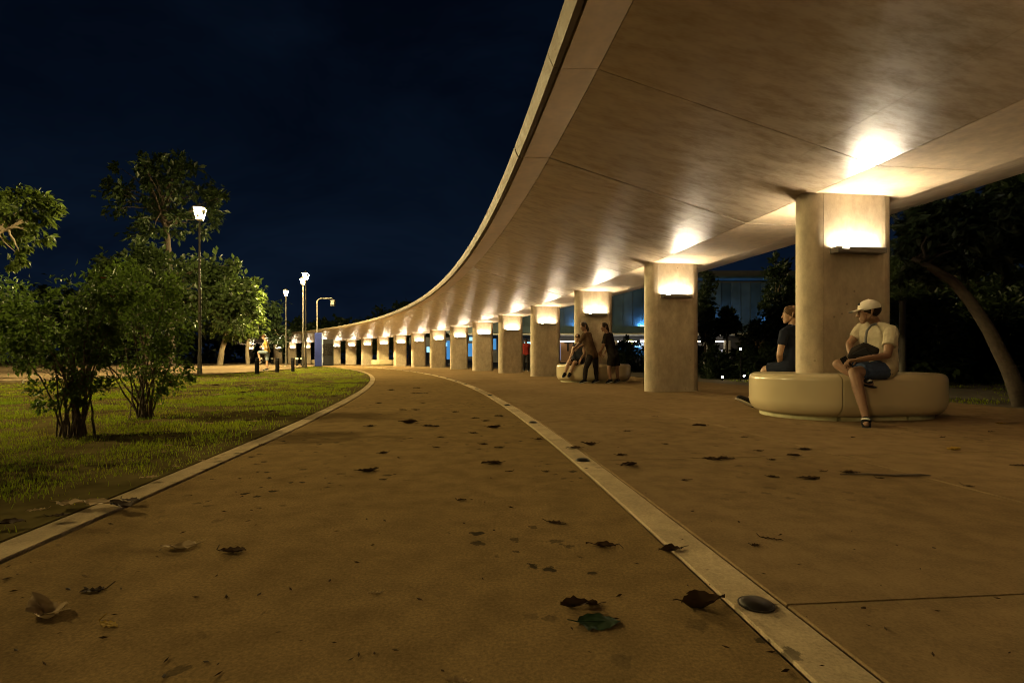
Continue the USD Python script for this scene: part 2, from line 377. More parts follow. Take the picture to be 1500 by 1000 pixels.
# rough ground right of the walkway
vr = [tuple(polar(RW + .01, a)[:2]) for a in np.linspace(math.radians(-6), math.radians(62), 80)]
verge = Polygon(vr + [(-40, 110), (60, 110), (70, 40), (60, -20)]).buffer(0)
obj('verge', flat(verge, -.06, -.012), M['soil'], kind='structure', label='dark bare earth under the trees right of the walkway')

# ------------------------------------------------------------------ canopy
canopy = thing('concrete_canopy', 'long curved concrete canopy roof sweeping over the walkway on columns', 'canopy')
JT = [math.radians(7.22 + 1.315 * n) for n in range(-10, 43)]
JT = [t for t in JT if t < math.radians(60)]
GAP = .0001
def soff(R): return 3.3624 + (R - 94.296) / (97.156 - 94.296) * (2.5998 - 3.3624)
RJ = 96.53
TH = .055
body = [(93.90, 3.43), (94.02, 3.425), (94.30, 3.43), (97.15, 2.668), (98.33, 2.668), (98.42, 2.72), (100.10, 3.07), (100.16, 3.22), (97.6, 3.42), (94.6, 3.60), (93.88, 3.50)]
obj('roof_slab', sweep(body[::-1], JT[0], JT[-1]), M['slab'], canopy)
for n, (a, b) in enumerate(zip(JT[:-1], JT[1:])):
    strong = (n - 11) % 4 == 0
    a2 = a + GAP * (1.9 if strong else .45); b2 = b - GAP * (1.9 if (n - 10) % 4 == 0 else .45)
    obj('soffit_panel', sweep([(94.298, soff(94.298)), (94.298, soff(94.298) + TH), (RJ - .0015, soff(RJ) + TH), (RJ - .0015, soff(RJ))], a2, b2, .006), M['soffit'], canopy)
    obj('soffit_panel', sweep([(RJ + .0015, soff(RJ)), (RJ + .0015, soff(RJ) + TH), (97.154, soff(97.154) + TH), (97.154, soff(97.154))], a2, b2, .006), M['soffit'], canopy)
    obj('flat_panel', sweep([(97.160, 2.598), (97.160, 2.66), (98.36, 2.663), (98.36, 2.602)], a2, b2, .006), M['edge'], canopy)
    obj('wing_panel', sweep([(98.40, 2.672), (98.40, 2.71), (100.18, 3.075), (100.18, 3.03)], a2, b2, .006), M['edge'], canopy)
    obj('edge_panel', sweep([(93.945, 3.342), (93.945, 3.41), (94.292, 3.428), (94.292, 3.3645)], a2, b2, .004), M['edge_band'], canopy)
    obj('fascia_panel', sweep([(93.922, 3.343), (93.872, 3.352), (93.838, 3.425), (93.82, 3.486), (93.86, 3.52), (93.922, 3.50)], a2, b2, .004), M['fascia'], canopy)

# ------------------------------------------------------------------ columns and their wall lights
def col_th(k): return .1365 + k * .0459 - (.0459 * .0085 * (k - 8) ** 2 if k > 8 else 0)
RC, CL, CR = 97.6415, .7915, .1774
def obround(L, r, n=14, notch=0.0):
    pts = []
    for s in (1, -1):
        for a in np.linspace(-np.pi / 2, np.pi / 2, n):
            pts.append((s * L / 2 + s * r * math.cos(a), s * r * math.sin(a)))
        if notch:
            x = s * -L / 2; y = s * r
            pts += [(x - s * -.0045, y), (x, y - s * .006)]
    out = []
    for s in (1, -1):
        e = s * L / 2
        if notch: out += [(e - s * .005, -s * r), (e - s * .0005, -s * (r - .006)), (e + s * .004, -s * (r - .0005))]
        aa = np.linspace(-np.pi / 2, np.pi / 2, n)[1 if notch else 0:(-1 if notch else None)]
        for a in aa: out.append((e + s * r * math.cos(a), s * r * math.sin(a)))
        if notch: out += [(e + s * .004, s * (r - .0005)), (e - s * .0005, s * (r - .006)), (e - s * .005, s * r)]
    return np.array(out)
ORD = ['nearest', 'second', 'third', 'fourth', 'fifth', 'sixth', 'seventh', 'eighth', 'ninth', 'tenth', 'eleventh', 'twelfth', 'thirteenth', 'fourteenth', 'fifteenth', 'sixteenth',
       'seventeenth', 'eighteenth', 'nineteenth', 'twentieth', 'twenty-first']
cs = CrossSection([obround(CL, CR, 14, .006)], m3.FillRule.NonZero).extrude(2.64)
colmesh = man(cs)
column0 = lamp0 = None
tray = MB()
W_, D_, H_ = .62, .125, .072
tray.box((0, .006 + D_ / 2, .003), (W_, D_, .006))                       # bottom
tray.box((0, .006 + D_ - .003, .0065 + .026), (W_, .006, .053))            # front
tray.box((-W_ / 2 + .003, .006 + D_ / 2 - .0035, .0065 + .028), (.006, D_ - .007, .057)); tray.box((W_ / 2 - .003, .006 + D_ / 2 - .0035, .0065 + .028), (.006, D_ - .007, .057))
tray.box((0, .0045, .036), (W_, .007, .071))
for k in range(-3, 20):
    th = col_th(k); p = polar(RC, th)
    who = ORD[k] if k >= 0 else 'unseen'
    if k >= 0:
        extra = {0: ', standing in the large curved bench', 1: ', free of any bench', 2: ', behind the group at the second bench', 10: ', above the far pale bench'}.get(k, '')
        lab = f'{who} smooth concrete column from the right under the canopy{extra}'
    else: lab = f'concrete column under the canopy, {abs(k)} behind the viewpoint'
    if column0 is None:
        column0 = thing('concrete_column', lab, 'column', p, th, 'columns carrying the canopy')
        obj('shaft', colmesh, M['column'], column0, smooth=30)
    else: copy(column0, lab, p, th)
    for s in (-1, 1):
        e = np.array([math.cos(th), math.sin(th), 0]); tt = np.array([-e[1], e[0], 0])
        q = p + s * tt * CR + np.array([0, 0, 1.895])
        rz = th + (math.pi if s < 0 else 0)
        side = 'near' if s < 0 else 'far'
        lab = f'glowing wall light on the {side} face of the {who} column from the right' if k >= 0 else f'wall light on the {side} face of a column {abs(k)} behind the viewpoint'
        if lamp0 is None:
            lamp0 = thing('wall_light', lab, 'wall light', q, rz, 'wall lights on the columns')
            obj('housing', tray.mesh(), M['steel'], lamp0)
            obj('diffuser', MB().add([(x_, y_, z_) for x_ in (-.30, .30) for y_, z_ in ((.012, .060), (.120, .022), (.012, .050), (.120, .012))], [[0, 1, 5, 4], [2, 6, 7, 3], [0, 4, 6, 2], [1, 3, 7, 5], [0, 2, 3, 1], [4, 5, 7, 6]]).mesh(), M['wallglow'], lamp0)
            obj('light_slot', MB().box((.215, .006 + D_ + .0012, .044), (.085, .002, .018)).mesh(), M['slot'], lamp0)
        else: copy(lamp0, lab, q, rz)

# ------------------------------------------------------------------ benches around the columns
def bench_meshes(h=.505, L=.678, r=.749):
    """Two halves of a swollen obround ring, rounded along top and bottom."""
    prof = []          # (inset, z) of the outer skin
    R1, R2 = .075, .15
    for a in np.linspace(-np.pi / 2, 0, 8): prof.append((R2 * .8 - R2 * .8 * math.cos(a), .045 + R2 + R2 * math.sin(a)))
    for a in np.linspace(0, np.pi / 2, 8): prof.append((R1 - R1 * math.cos(a), h - R1 + R1 * math.sin(a)))
    lay = []
    for ins, z in prof:
        o = obround(L, r - ins, 30)
        lay.append(np.column_stack([o, np.full(len(o), z)]))
    n = len(lay[0]); v = np.vstack(lay); k = len(lay)
    i, j = np.meshgrid(np.arange(k - 1), np.arange(n), indexing='ij')
    q = np.stack([i * n + j, i * n + (j + 1) % n, (i + 1) * n + (j + 1) % n, (i + 1) * n + j], -1).reshape(-1, 4)
    f = np.vstack([q[:, [0, 1, 2]], q[:, [0, 2, 3]]])
    v = np.vstack([v, [0, 0, prof[0][1]], [0, 0, h]])
    b = [[k * n, (j + 1) % n, j] for j in range(n)]; t = [[k * n + 1, (k - 1) * n + j, (k - 1) * n + (j + 1) % n] for j in range(n)]
    f = np.vstack([f, b, t])
    solid = Manifold(m3.Mesh(v.astype(np.float32), f.astype(np.uint32)))
    hole = CrossSection([obround(CL, CR + .012, 14)], m3.FillRule.NonZero).extrude(2).translate([0, 0, -.5])
    solid = solid - hole
    cutx = -.60
    g1 = solid.trim_by_plane([1, 0, 0], cutx + .006); g2 = solid.trim_by_plane([-1, 0, 0], -cutx + .006)
    pl = CrossSection([obround(L, r - .12, 24)], m3.FillRule.NonZero).extrude(.06) - hole
    # drain notches
    for x in (-.55, .25, .7): pl = pl - Manifold.cube([.035, 3, .05], True).translate([x, 0, .02])
    return man(g1), man(g2), man(pl)
bm = bench_meshes()
bench0 = None
for k, lab in ((0, 'large pale rounded bench ringing the nearest column with two men on it'), (2, 'pale rounded bench ringing the third column with a group around it'),
               (10, 'small far pale bench ringing the eleventh column'), (14, 'farthest pale bench beside the blue totem')):
    th = col_th(k); p = polar(RC + .0098, th)
    if bench0 is None:
        bench0 = thing('round_bench', lab, 'bench', p, th, 'benches built around columns')
        for m_ in bm[:2]: obj('bench_half', m_, M['bench'], bench0, smooth=35)
        obj('plinth', bm[2], M['plinth'], bench0)
    else: copy(bench0, lab, p, th)

# ------------------------------------------------------------------ metal studs in the pale strip
s0 = None
prof = [(0, .015), (.016, .0146), (.029, .0125), (.038, .008), (.044, .0025), (.0455, 0)]
a = np.linspace(0, 2 * np.pi, 21)[:-1]
dome_m = MB(); vv = [[0, 0, .015]] + [[r * math.cos(x), r * math.sin(x), z] for r, z in prof[1:] for x in a]; ff = [[0, 1 + i, 1 + (i + 1) % 20] for i in range(20)]
for i in range(4):
    for j in range(20): ff += [[1 + i * 20 + j, 21 + i * 20 + j, 21 + i * 20 + (j + 1) % 20], [1 + i * 20 + j, 21 + i * 20 + (j + 1) % 20, 1 + i * 20 + (j + 1) % 20]]
dome_m.add(vv, ff)
plate = MB().tm(trimesh.creation.cylinder(.0475, .004, sections=24)).mesh()
seen = [i for i, t in enumerate(STUD_TH) if t > math.radians(5.0) and t < math.radians(40)]
for n, i in enumerate(seen):
    p = polar((RS0 + RS1) / 2 - .006, STUD_TH[i], .0045)
    lab = f'{ORD[n]} metal stud along the pale strip counted from the viewer' if n < 21 else 'tiny far metal stud on the pale strip before the bend'
    if s0 is None:
        s0 = thing('path_stud', lab, 'stud', p, 0, 'round metal studs on the pale strip')
        obj('dome', dome_m.mesh(), M['stud'], s0, smooth=True); obj('rim', (plate[0] + [0, 0, .001], plate[1]), M['stud'], s0)
    else: copy(s0, lab, p, 0)

# ------------------------------------------------------------------ street lamps
def street_lamp(h, bulb='bulb'):
    t = thing('street_lamp', '', 'street lamp', (0, 0, 0), 0, 'lantern street lamps')
    obj('pole', MB().tube([(0, 0, 0), (0, 0, .02), (0, 0, .75), (0, 0, .8), (0, 0, h - .5), (0, 0, h - .47)], [.09, .085, .075, .058, .036, .03], 14).mesh(), M['pole'], t, smooth=40)
    obj('base_plate', MB().tm(trimesh.creation.cylinder(.17, .03, sections=20)).mesh(), M['pole'], t)
    z0, z1 = h - .44, h
    a0, a1 = .105, .185
    fr = MB()
    cor0 = [(sx * a0, sy * a0, z0) for sx, sy in ((1, 1), (-1, 1), (-1, -1), (1, -1))]; cor1 = [(sx * a1, sy * a1, z1) for sx, sy in ((1, 1), (-1, 1), (-1, -1), (1, -1))]
    for p0, p1 in zip(cor0, cor1): fr.tube([p0, p1], .011, 6)
    for c_ in (cor0, cor1):
        for k in range(4): fr.tube([c_[k], c_[(k + 1) % 4]], .011, 6)
    obj('lantern_frame', fr.mesh(), M['pole'], t)
    obj('lantern_base', MB().tm(trimesh.creation.cone(.1, .13, sections=12).apply_translation([0, 0, z0 + .012])).box((0, 0, z0), (a0 * 2, a0 * 2, .02)).mesh(), M['white_rubber'], t)
    rf = MB(); b1 = [(x * 1.12, y * 1.12, z1 + .012) for x, y, _ in cor1]; rf.add(b1 + [(0, 0, z1 + .17)], [[0, 1, 4], [1, 2, 4], [2, 3, 4], [3, 0, 4], [0, 2, 1], [0, 3, 2]])
    rf.tm(trimesh.creation.icosphere(1, .03).apply_translation([0, 0, z1 + .18]))
    obj('lantern_roof', rf.mesh(), M['pole'], t)
    for k in range(4):
        q = [np.array(cor0[k]), np.array(cor0[(k + 1) % 4]), np.array(cor1[(k + 1) % 4]), np.array(cor1[k])]
        cc = sum(q) / 4; q = [cc + (x - cc) * .93 for x in q]
        obj('lantern_pane', MB().add(q, [[0, 1, 2], [0, 2, 3]]).mesh(), M['pane'], t)
    obj('bulb', MB().tm(trimesh.creation.icosphere(2, .075).apply_translation([0, 0, z1 - .17])).mesh(), M[bulb], t, smooth=True)
    return t
lampt = street_lamp(6.4)
def movet(o, loc, rz=0):
    x = UsdGeom.Xformable(o); x.GetOrderedXformOps()[0].Set(Gf.Vec3d(*map(float, loc))); x.GetOrderedXformOps()[1].Set(math.degrees(rz))
lamps = [((-11.95, 19.85, .0), .3, 'tallest lantern street lamp, at the lawn edge behind the shrubs'),
         ((-14.0, 35.2, .0), .1, 'brighter of two overlapping lantern lamps, near the lawn tip'),
         ((-15.15, 37.6, .02), .5, 'lantern lamp half hidden behind a nearer lamp post'),
         ((-19.4, 44.5, .06), .2, 'smallest lit lantern lamp, left of the two overlapping ones'),
         ((-11.2, 4.9, .0), .2, 'lantern street lamp left of the frame beside the lawn'),
         ((-10.2, -10.0, .0), .2, 'lantern street lamp behind the viewpoint beside the lawn')]
for n, (loc, rz, lab) in enumerate(lamps):
    if n == 0: movet(lampt, loc, rz); tag(lampt, lab)
    elif n == 4: dim = street_lamp(6.4, 'bulb_dim'); movet(dim, loc, rz); tag(dim, lab)
    elif n == 5: o = street_lamp(6.4, 'bulb_weak'); movet(o, loc, rz); tag(o, lab)
    else: copy(lampt, lab, loc, rz)

# ------------------------------------------------------------------ bollards, totem, cabinet, curved pole
b0 = None
def bollard(lab, loc, group='dark bollards along the plaza edge'):
    global b0
    if b0 is None:
        b0 = thing('bollard', lab, 'bollard', loc, 0, group)
        obj('post', MB().tube([(0, 0, 0), (0, 0, .60), (0, 0, .625), (0, 0, .632)], [.077, .077, .07, .05], 18).mesh(), M['black'], b0, smooth=40)
        obj('collar', MB().tube([(0, 0, .545), (0, 0, .565)], [.0785, .0785], 18).mesh(), M['steel'], b0, smooth=40)
        obj('foot_ring', MB().tube([(0, 0, 0), (0, 0, .02)], [.1, .095], 18).mesh(), M['black'], b0, smooth=40)
    else: copy(b0, lab, loc, 0)
for (x, y), lab in (((376.5, 547.3), 'dark bollard left of the man in the yellow shirt'), ((406, 545.0), 'dark bollard right of the man in the yellow shirt'),
                    ((429, 543.8), 'dark bollard standing nearest the lamp posts')):
    bollard(lab, ground(x, y, .06))
w0 = None
for n, (x, y) in enumerate(((364.4, 533.2), (382.7, 533.2), (398.4, 533), (435, 535.4), (442, 535))):
    lab = ['pale-topped far bollard left of the raised knee', 'pale-topped far bollard behind the walking man', 'pale-topped far bollard right of the walking man', 'far bollard left of the lamp post', 'far bollard hidden by the lamp post'][n]
    p = ground(x, y, .06)
    if w0 is None:
        w0 = thing('topped_bollard', lab, 'bollard', p, 0, 'far pale-topped bollards')
        obj('post', MB().tube([(0, 0, 0), (0, 0, .5)], [.09, .085], 12).mesh(), M['black'], w0, smooth=40)
        obj('top', MB().tube([(0, 0, .5), (0, 0, .62), (0, 0, .66)], [.10, .12, .05], 12).mesh(), M['white_rubber'], w0, smooth=40)
    else: copy(w0, lab, p, 0)

def yaw_to_camera(p): return math.atan2(p[0], -p[1]) 
tp = at(466, 537, 40.5); tp[2] = 0.0
M['blue_panel'] = plain('blue_panel', (.013, .02, .095), .6, spec=.1, var=.08, scale=2)
M['poster'] = plain('white_poster', (.22, .24, .30), .7, spec=.1, var=.25, scale=6)
tot = thing('totem_sign', 'blue totem sign with a white edge beside the far end of the canopy', 'sign', tp, .5)
obj('blue_board', MB().box((0, 0, 1.33), (.52, .16, 2.66)).mesh(), M['blue_panel'], tot)
obj('white_side', MB().box((.285, -.02, 1.36), (.045, .24, 2.5)).mesh(), M['poster'], tot)
for k, z in enumerate((.55, 1.25, 1.95)): obj('poster', MB().box((.325, -.13, z), (.03, .16, .42)).mesh(), M['poster'], tot)
obj('foot', MB().box((0, 0, .03), (.7, .3, .06)).mesh(), M['black'], tot)
cp = at(480.5, 536, 47.5); cp[2] = 0
cab = thing('dark_cabinet', 'dark tall board standing against the last columns right of the blue totem', 'board', cp, .35)
obj('case', MB().box((0, 0, 1.2), (.98, .3, 2.4)).mesh(), M['black'], cab)
obj('notice', MB().box((0, -.165, 1.45), (.8, .02, 1.1)).mesh(), plain('faded_notice', (.012, .011, .010), .8, spec=.0, var=.8, scale=9), cab)
obj('notice_frame', MB().box((0, -.16, 2.05), (.9, .03, .05)).box((0, -.16, .85), (.9, .03, .05)).mesh(), M['black'], cab)
pp = at(464.5, 536, 42.0); pp[2] = 0
cpole = thing('curved_pole', 'slim unlit pole with a bent arm holding a small dark lantern', 'lamp post', pp, 0)
h = 5.5
arcp = [(.0, 0, 0), (0, 0, 1.0), (0, 0, 3.0), (0, 0, h - .35)] + [(.35 - .35 * math.cos(a), 0, h - .35 + .35 * math.sin(a)) for a in np.linspace(.2, np.pi / 2, 7)] + [(1.2, 0, h + .02)]
obj('pole', MB().tube(arcp, [.08, .075, .06] + [.045] * (len(arcp) - 3), 10).mesh(), M['pole'], cpole, smooth=40)
obj('hook', MB().tube([(1.2, 0, h + .02), (1.28, 0, h - .05), (1.28, 0, h - .12)], .02, 6).mesh(), M['pole'], cpole)
ln = MB().box((1.28, 0, h - .15), (.36, .36, .06)).box((1.28, 0, h - .56), (.34, .34, .12))
for sx in (-.15, .15):
    for sy in (-.15, .15): ln.box((1.28 + sx, sy, h - .34), (.03, .03, .34))
obj('lantern', ln.mesh(), M['black'], cpole)
obj('lantern_glass', MB().box((1.28, 0, h - .33), (.26, .26, .30)).mesh(), M['pole'], cpole)

# ------------------------------------------------------------------ building across the park, right
BY = 58.0
def bx(x): return (x - 750) / FPX * BY
def bz(y): return EYE + (HOR - y) / FPX * BY
bld = thing('shopping_building', 'long two storey building lit in blue with a bright white shopfront strip, beyond the columns', 'building', (0, 0, 0))
M['cladding'] = plain('blue_grey_cladding', (.045, .075, .10), .45, var=.3, scale=.8)
M['cladding2'] = plain('dark_cladding', (.03, .055, .075), .4, var=.3, scale=.8)
M['bfascia'] = plain('white_fascia', (.5, .5, .48), .6)
M['broof'] = plain('dark_roof', (.05, .05, .055), .7)
M['brown_wall'] = plain('brown_shop_wall', (.16, .085, .045), .7, var=.15, scale=1.5)
M['strip_glow'] = emit('shop_strip_light', (1.0, .86, .66), 5.0)
M['shop_blue'] = emit('shop_blue_screen', (.10, .38, .8), .45)
M['shop_cyan'] = emit('shop_cyan_screen', (.35, .75, 1.0), 1.0)
M['shop_yellow'] = emit('shop_yellow_sign', (.55, .62, .04), .5)
M['shop_white'] = emit('shop_white_panel', (.75, .72, .78), .5)
M['shop_in'] = plain('shop_interior', (.35, .34, .33), .7)
M['uplight'] = emit('blue_uplight', (.16, .5, 1.0), 520.0)
x0, x1 = bx(668), bx(1330)
zb, zl, zc, zt = bz(489), bz(480), bz(496), bz(414)
n = 46; w = (x1 - x0) / n
for k in range(n):
    obj('cladding_panel', MB().box((x0 + (k + .5) * w, BY + .1 + (.03 if k % 2 else 0), (zl + zt) / 2), (w - .05, .2, zt - zl)).mesh(), M['cladding' if k % 3 else 'cladding2'], bld)
obj('roof_slab', MB().box(((x0 + x1) / 2, BY - .2, zt + .35), (x1 - x0 + 2, 3.2, .22)).mesh(), M['cladding2'], bld)
obj('roof_parapet', MB().box(((x0 + x1) / 2, BY + 2.5, zt + 1.0), (x1 - x0 + 1, 5, .7)).mesh(), M['broof'], bld)
obj('backing_wall', MB().box(((x0 + x1) / 2, BY + .6, zt / 2 + .2), (x1 - x0, .5, zt)).mesh(), M['broof'], bld)
obj('ledge', MB().box(((x0 + x1) / 2, BY - 1.3, (zb + zl) / 2), (x1 - x0 + 1.5, 3.0, zl - zb)).mesh(), M['cladding'], bld)
obj('soffit', MB().box(((x0 + x1) / 2, BY - 1.2, zb - .12), (x1 - x0 + 1, 2.6, .16)).mesh(), M['bfascia'], bld)
obj('low_annex', MB().box(((bx(600) + bx(664)) / 2, BY + .4, bz(494) / 2), (bx(664) - bx(600), 1.4, bz(494))).mesh(), M['broof'], bld)
obj('strip_light', MB().box((bx(935), BY - .6, bz(500)), (bx(1075) - bx(815), .1, .12)).mesh(), M['strip_glow'], bld)
for xa, xb in ((817, 861), (955, 985), (1092, 1180)):
    obj('shop_wall', MB().box(((bx(xa) + bx(xb)) / 2, BY - .25, bz(500) / 2 + .1), (bx(xb) - bx(xa), .3, bz(500) - .2)).mesh(), M['brown_wall'], bld)
for px_, m_ in ((898, 'shop_in'), (948, 'shop_white'), (1030, 'bfascia'), (1060, 'bfascia')):
    obj('pillar', MB().box((bx(px_), BY - .9, bz(499) / 2), (.55, .5, bz(499))).mesh(), M['shop_in'], bld)
for xa, xb, ya, yb, m_ in ((902, 916, 505, 524, 'shop_blue'), (917, 925, 498, 506, 'shop_yellow'), (917, 943, 508, 520, 'shop_blue'), (921, 935, 506.5, 508.5, 'shop_cyan'), (934, 941, 502, 509, 'shop_cyan'),
                           (936, 947, 497, 512, 'shop_white'), (688, 700, 494, 499, 'shop_cyan'), (686, 697, 503, 522, 'shop_blue'), (651, 657, 502, 507, 'shop_cyan'), (655, 661, 499, 526, 'shop_blue'),
                           (626, 630, 508, 516, 'shop_cyan'), (768, 778, 501, 505, 'shop_cyan'), (1040, 1056, 512, 522, 'shop_white'), (721, 727, 496, 512, 'shop_blue')):
    obj('shop_screen', MB().box(((bx(xa) + bx(xb)) / 2, BY - .45, (bz(ya) + bz(yb)) / 2), (bx(xb) - bx(xa), .08, bz(ya) - bz(yb))).mesh(), M[m_], bld)
tv, tf = meshkit.arrays(meshkit.text_mesh('TV', 1.0, .06, bold=True))[:2]
Vx = np.column_stack([tv[:, 0], -tv[:, 2], tv[:, 1]])
obj('sign_letters', (Vx + [bx(825), BY - .42, bz(514)], tf), M['black'], bld)
for px_, py in ((939, 477), (1060, 477), (845, 478), (985, 476), (1130, 477)):
    if True:
        u = obj('uplight', MB().box((bx(px_), BY - .35, bz(479)), (.5, .2, .16)).mesh(), M['black'], bld)
        obj('lens', MB().box((bx(px_), BY - .35, bz(479) + .1), (.36, .1, .03)).mesh(), M['uplight'], u)
sp = at(819.6, 522, 30.0); sp[2] = 0
ss = thing('slim_lightbox', 'slim pale blue upright lightbox at the edge of the fourth column', 'sign', sp, 0)
obj('box', MB().box((0, 0, 1.05), (.1, .1, 1.0)).mesh(), emit('pale_lightbox', (.30, .33, .52), .55), ss)
obj('post', MB().box((0, .0, .27), (.06, .06, .55)).mesh(), M['black'], ss)

# ------------------------------------------------------------------ plants
def leaf_cloud(rng, cen, rad, n, size, clusters=None, shell=.35, droop=.35, aspect=.45, per=22, crad=.16):
    """n leaf-sized folded quads gathered in clusters within an ellipsoid; returns vertices, faces and cluster centres."""
    k = clusters or max(3, n // per)
    d = rng.normal(size=(k, 3)); d /= np.linalg.norm(d, axis=1, keepdims=True)
    r = (shell + (1 - shell) * rng.random(k)) ** .6
    cc = np.array(cen) + d * r[:, None] * np.array(rad)
    pick = rng.integers(0, k, n)
    p = cc[pick] + rng.normal(size=(n, 3)) * crad * np.mean(rad) * rng.uniform(.5, 1.2, k)[pick][:, None]
    ax = rng.normal(size=(n, 3)); ax[:, 2] -= droop; out = p - np.array(cen); out /= np.linalg.norm(out, axis=1, keepdims=True) + 1e-9
    ax += out * .9; ax /= np.linalg.norm(ax, axis=1, keepdims=True)
    sd = np.cross(ax, rng.normal(size=(n, 3)) * .6 + [0, 0, 1.]); sd /= np.linalg.norm(sd, axis=1, keepdims=True) + 1e-9
    nm = np.cross(sd, ax)
    L = size * rng.uniform(.6, 1.25, n)[:, None]; W = L * aspect * .5
    v = np.stack([p, p + ax * L * .5 + sd * W + nm * W * .35, p + ax * L, p + ax * L * .5 - sd * W + nm * W * .35], 1).reshape(-1, 3)
    b = np.arange(n)[:, None] * 4
    return v, np.vstack([b + [0, 1, 2], b + [0, 2, 3]]), cc

def bend(rng, a, b, n=6, wob=.06, sag=0.0):
    a, b = np.array(a, float), np.array(b, float); t = np.linspace(0, 1, n)[:, None]
    q = a + (b - a) * t; d = np.linalg.norm(b - a)
    off = np.cumsum(rng.normal(size=(n, 3)), 0) * wob * d / n; off -= off[0] + (off[-1] - off[0]) * t
    q = q + off; q[:, 2] += sag * d * np.sin(t[:, 0] * np.pi); return q

def tree(name, label, base, trunk, lobes, leafmat, barkmat='bark', seed=0, cat='tree', group=None, leaf=.2, n=5000, r0=.18, aspect=.45, per=22, limbs=26, crad=.16, droop=.35):
    rng = np.random.default_rng(seed)
    t = thing(name, label, cat, base, 0, group)
    base = np.array(base)
    V, F, C, k = [], [], [], 0
    vol = np.array([np.prod(r) for _, r in lobes]) ** .72; vol /= vol.sum()
    for (c, r), w in zip(lobes, vol):
        v, f, cc = leaf_cloud(rng, np.array(c) - base, r, int(n * w), leaf, aspect=aspect, per=per, crad=crad, droop=droop)
        V.append(v); F.append(f + k); k += len(v); C.append(cc)
    tr = MB(); tp_ = np.array(trunk, float) - base
    tr.tube(np.vstack([bend(rng, a, b, 5, .05)[:-1] for a, b in zip(tp_[:-1], tp_[1:])] + [tp_[-1:]]), np.linspace(r0, r0 * .5, 4 * (len(tp_) - 1) + 1), 10)
    C = np.vstack(C); top = tp_[-1]
    for i in rng.permutation(len(C))[:limbs]:
        s = tp_[-2] + (top - tp_[-2]) * rng.uniform(.35, 1.0)
        q = bend(rng, s, C[i], 7, .25, .05); tr.tube(q, np.linspace(r0 * .2, r0 * .03, 7), 5, False)
    obj('trunk', tr.mesh(), M[barkmat], t, smooth=50)
    obj('crown', (np.vstack(V), np.vstack(F)), M[leafmat], t)
    return t

# tall dark tree behind the first street lamp
def lobes_px(Y, lst):
    """[(x, y, rx, ry) in picture units at depth Y] -> ellipsoids."""
    return [(at(x, y, Y + dy), (rx / FPX * Y, .8 * rx / FPX * Y, ry / FPX * Y)) for x, y, rx, ry, dy in lst]
def gz(p, z=0.0): return np.array([p[0], p[1], z])
Y = 40.0
tree('tall_tree', 'tall dark tree rising behind the tallest street lamp', gz(at(250, 500, Y), .06), [gz(at(250, 500, Y), .06), at(247, 420, Y), at(246, 365, Y), at(240, 300, Y)],
     lobes_px(Y, [(205, 285, 42, 40, 0), (262, 268, 48, 38, .6), (232, 330, 40, 32, -.5), (295, 318, 34, 34, .4), (250, 250, 44, 22, 0), (172, 268, 18, 10, .3), (320, 300, 16, 30, 0), (195, 245, 24, 16, .5)]),
     'leaf_mid', 'bark_dark', seed=11, n=3200, leaf=.52, r0=.34, aspect=.5, limbs=40, per=40, crad=.16)
Y = 28.5
tree('broad_tree', 'broad leafy tree with round leaf clumps behind the shrubs', gz(at(215, 500, Y), .06), [gz(at(215, 500, Y), .06), at(216, 470, Y), at(222, 430, Y)],
     lobes_px(Y, [(190, 385, 42, 28, 0), (240, 400, 50, 30, .6), (165, 405, 34, 24, .4), (290, 425, 46, 40, 0), (335, 420, 40, 36, .5), (215, 440, 70, 40, 0), (340, 460, 36, 30, .3), (150, 440, 40, 30, .2)]),
     'leaf_tree', seed=12, n=8000, leaf=.36, r0=.2, aspect=.62, per=34, crad=.17)
Y = 45.0
tree('pale_trunk_tree', 'young tree with pale forked trunk and bright yellow-green leaves on the plaza', gz(at(322, 534, Y), .06), [gz(at(322, 534, Y), .06), at(325, 512, Y), at(331, 490, Y), at(338, 465, Y)],
     lobes_px(Y, [(335, 450, 40, 30, 0), (365, 440, 24, 26, .6), (310, 470, 28, 24, .3), (350, 480, 30, 18, -.3), (375, 465, 14, 18, 0), (340, 425, 30, 18, 0)]),
     'leaf_light', 'bark_pale', seed=13, n=3800, leaf=.48, r0=.26, aspect=.6, per=12, limbs=24)
Y = 52.0
tree('thin_tree', 'thin bare-stemmed tree behind the man in the yellow shirt', gz(at(363, 534, Y), .06), [gz(at(363, 534, Y), .06), at(362, 510, Y), at(368, 480, Y), at(378, 460, Y)],
     lobes_px(Y, [(395, 462, 26, 18, 0), (360, 468, 20, 14, .5), (385, 485, 22, 10, 0), (410, 490, 16, 14, 0)]), 'leaf_dark', 'bark_pale', seed=14, n=1800, leaf=.5, r0=.2, limbs=16)
Y = 13.5
tree('edge_tree', 'tree at the left edge with its branch tip hanging over the plaza', gz(at(-150, 560, Y), .06), [gz(at(-150, 560, Y), .06), at(-140, 470, Y), at(-90, 370, Y), at(-20, 345, Y), at(16, 332, Y)],
     lobes_px(Y, [(28, 300, 50, 20, 0), (70, 300, 20, 22, .3), (0, 330, 44, 30, .4), (58, 345, 12, 24, 0), (5, 378, 22, 16, 0), (35, 352, 16, 14, .2), (-60, 300, 60, 40, 0), (-100, 360, 60, 40, 0)]),
     'leaf_light', 'bark_pale', seed=15, n=5200, leaf=.2, r0=.13, aspect=.45, per=24, limbs=40, crad=.14, droop=.8)
Y = 16.5
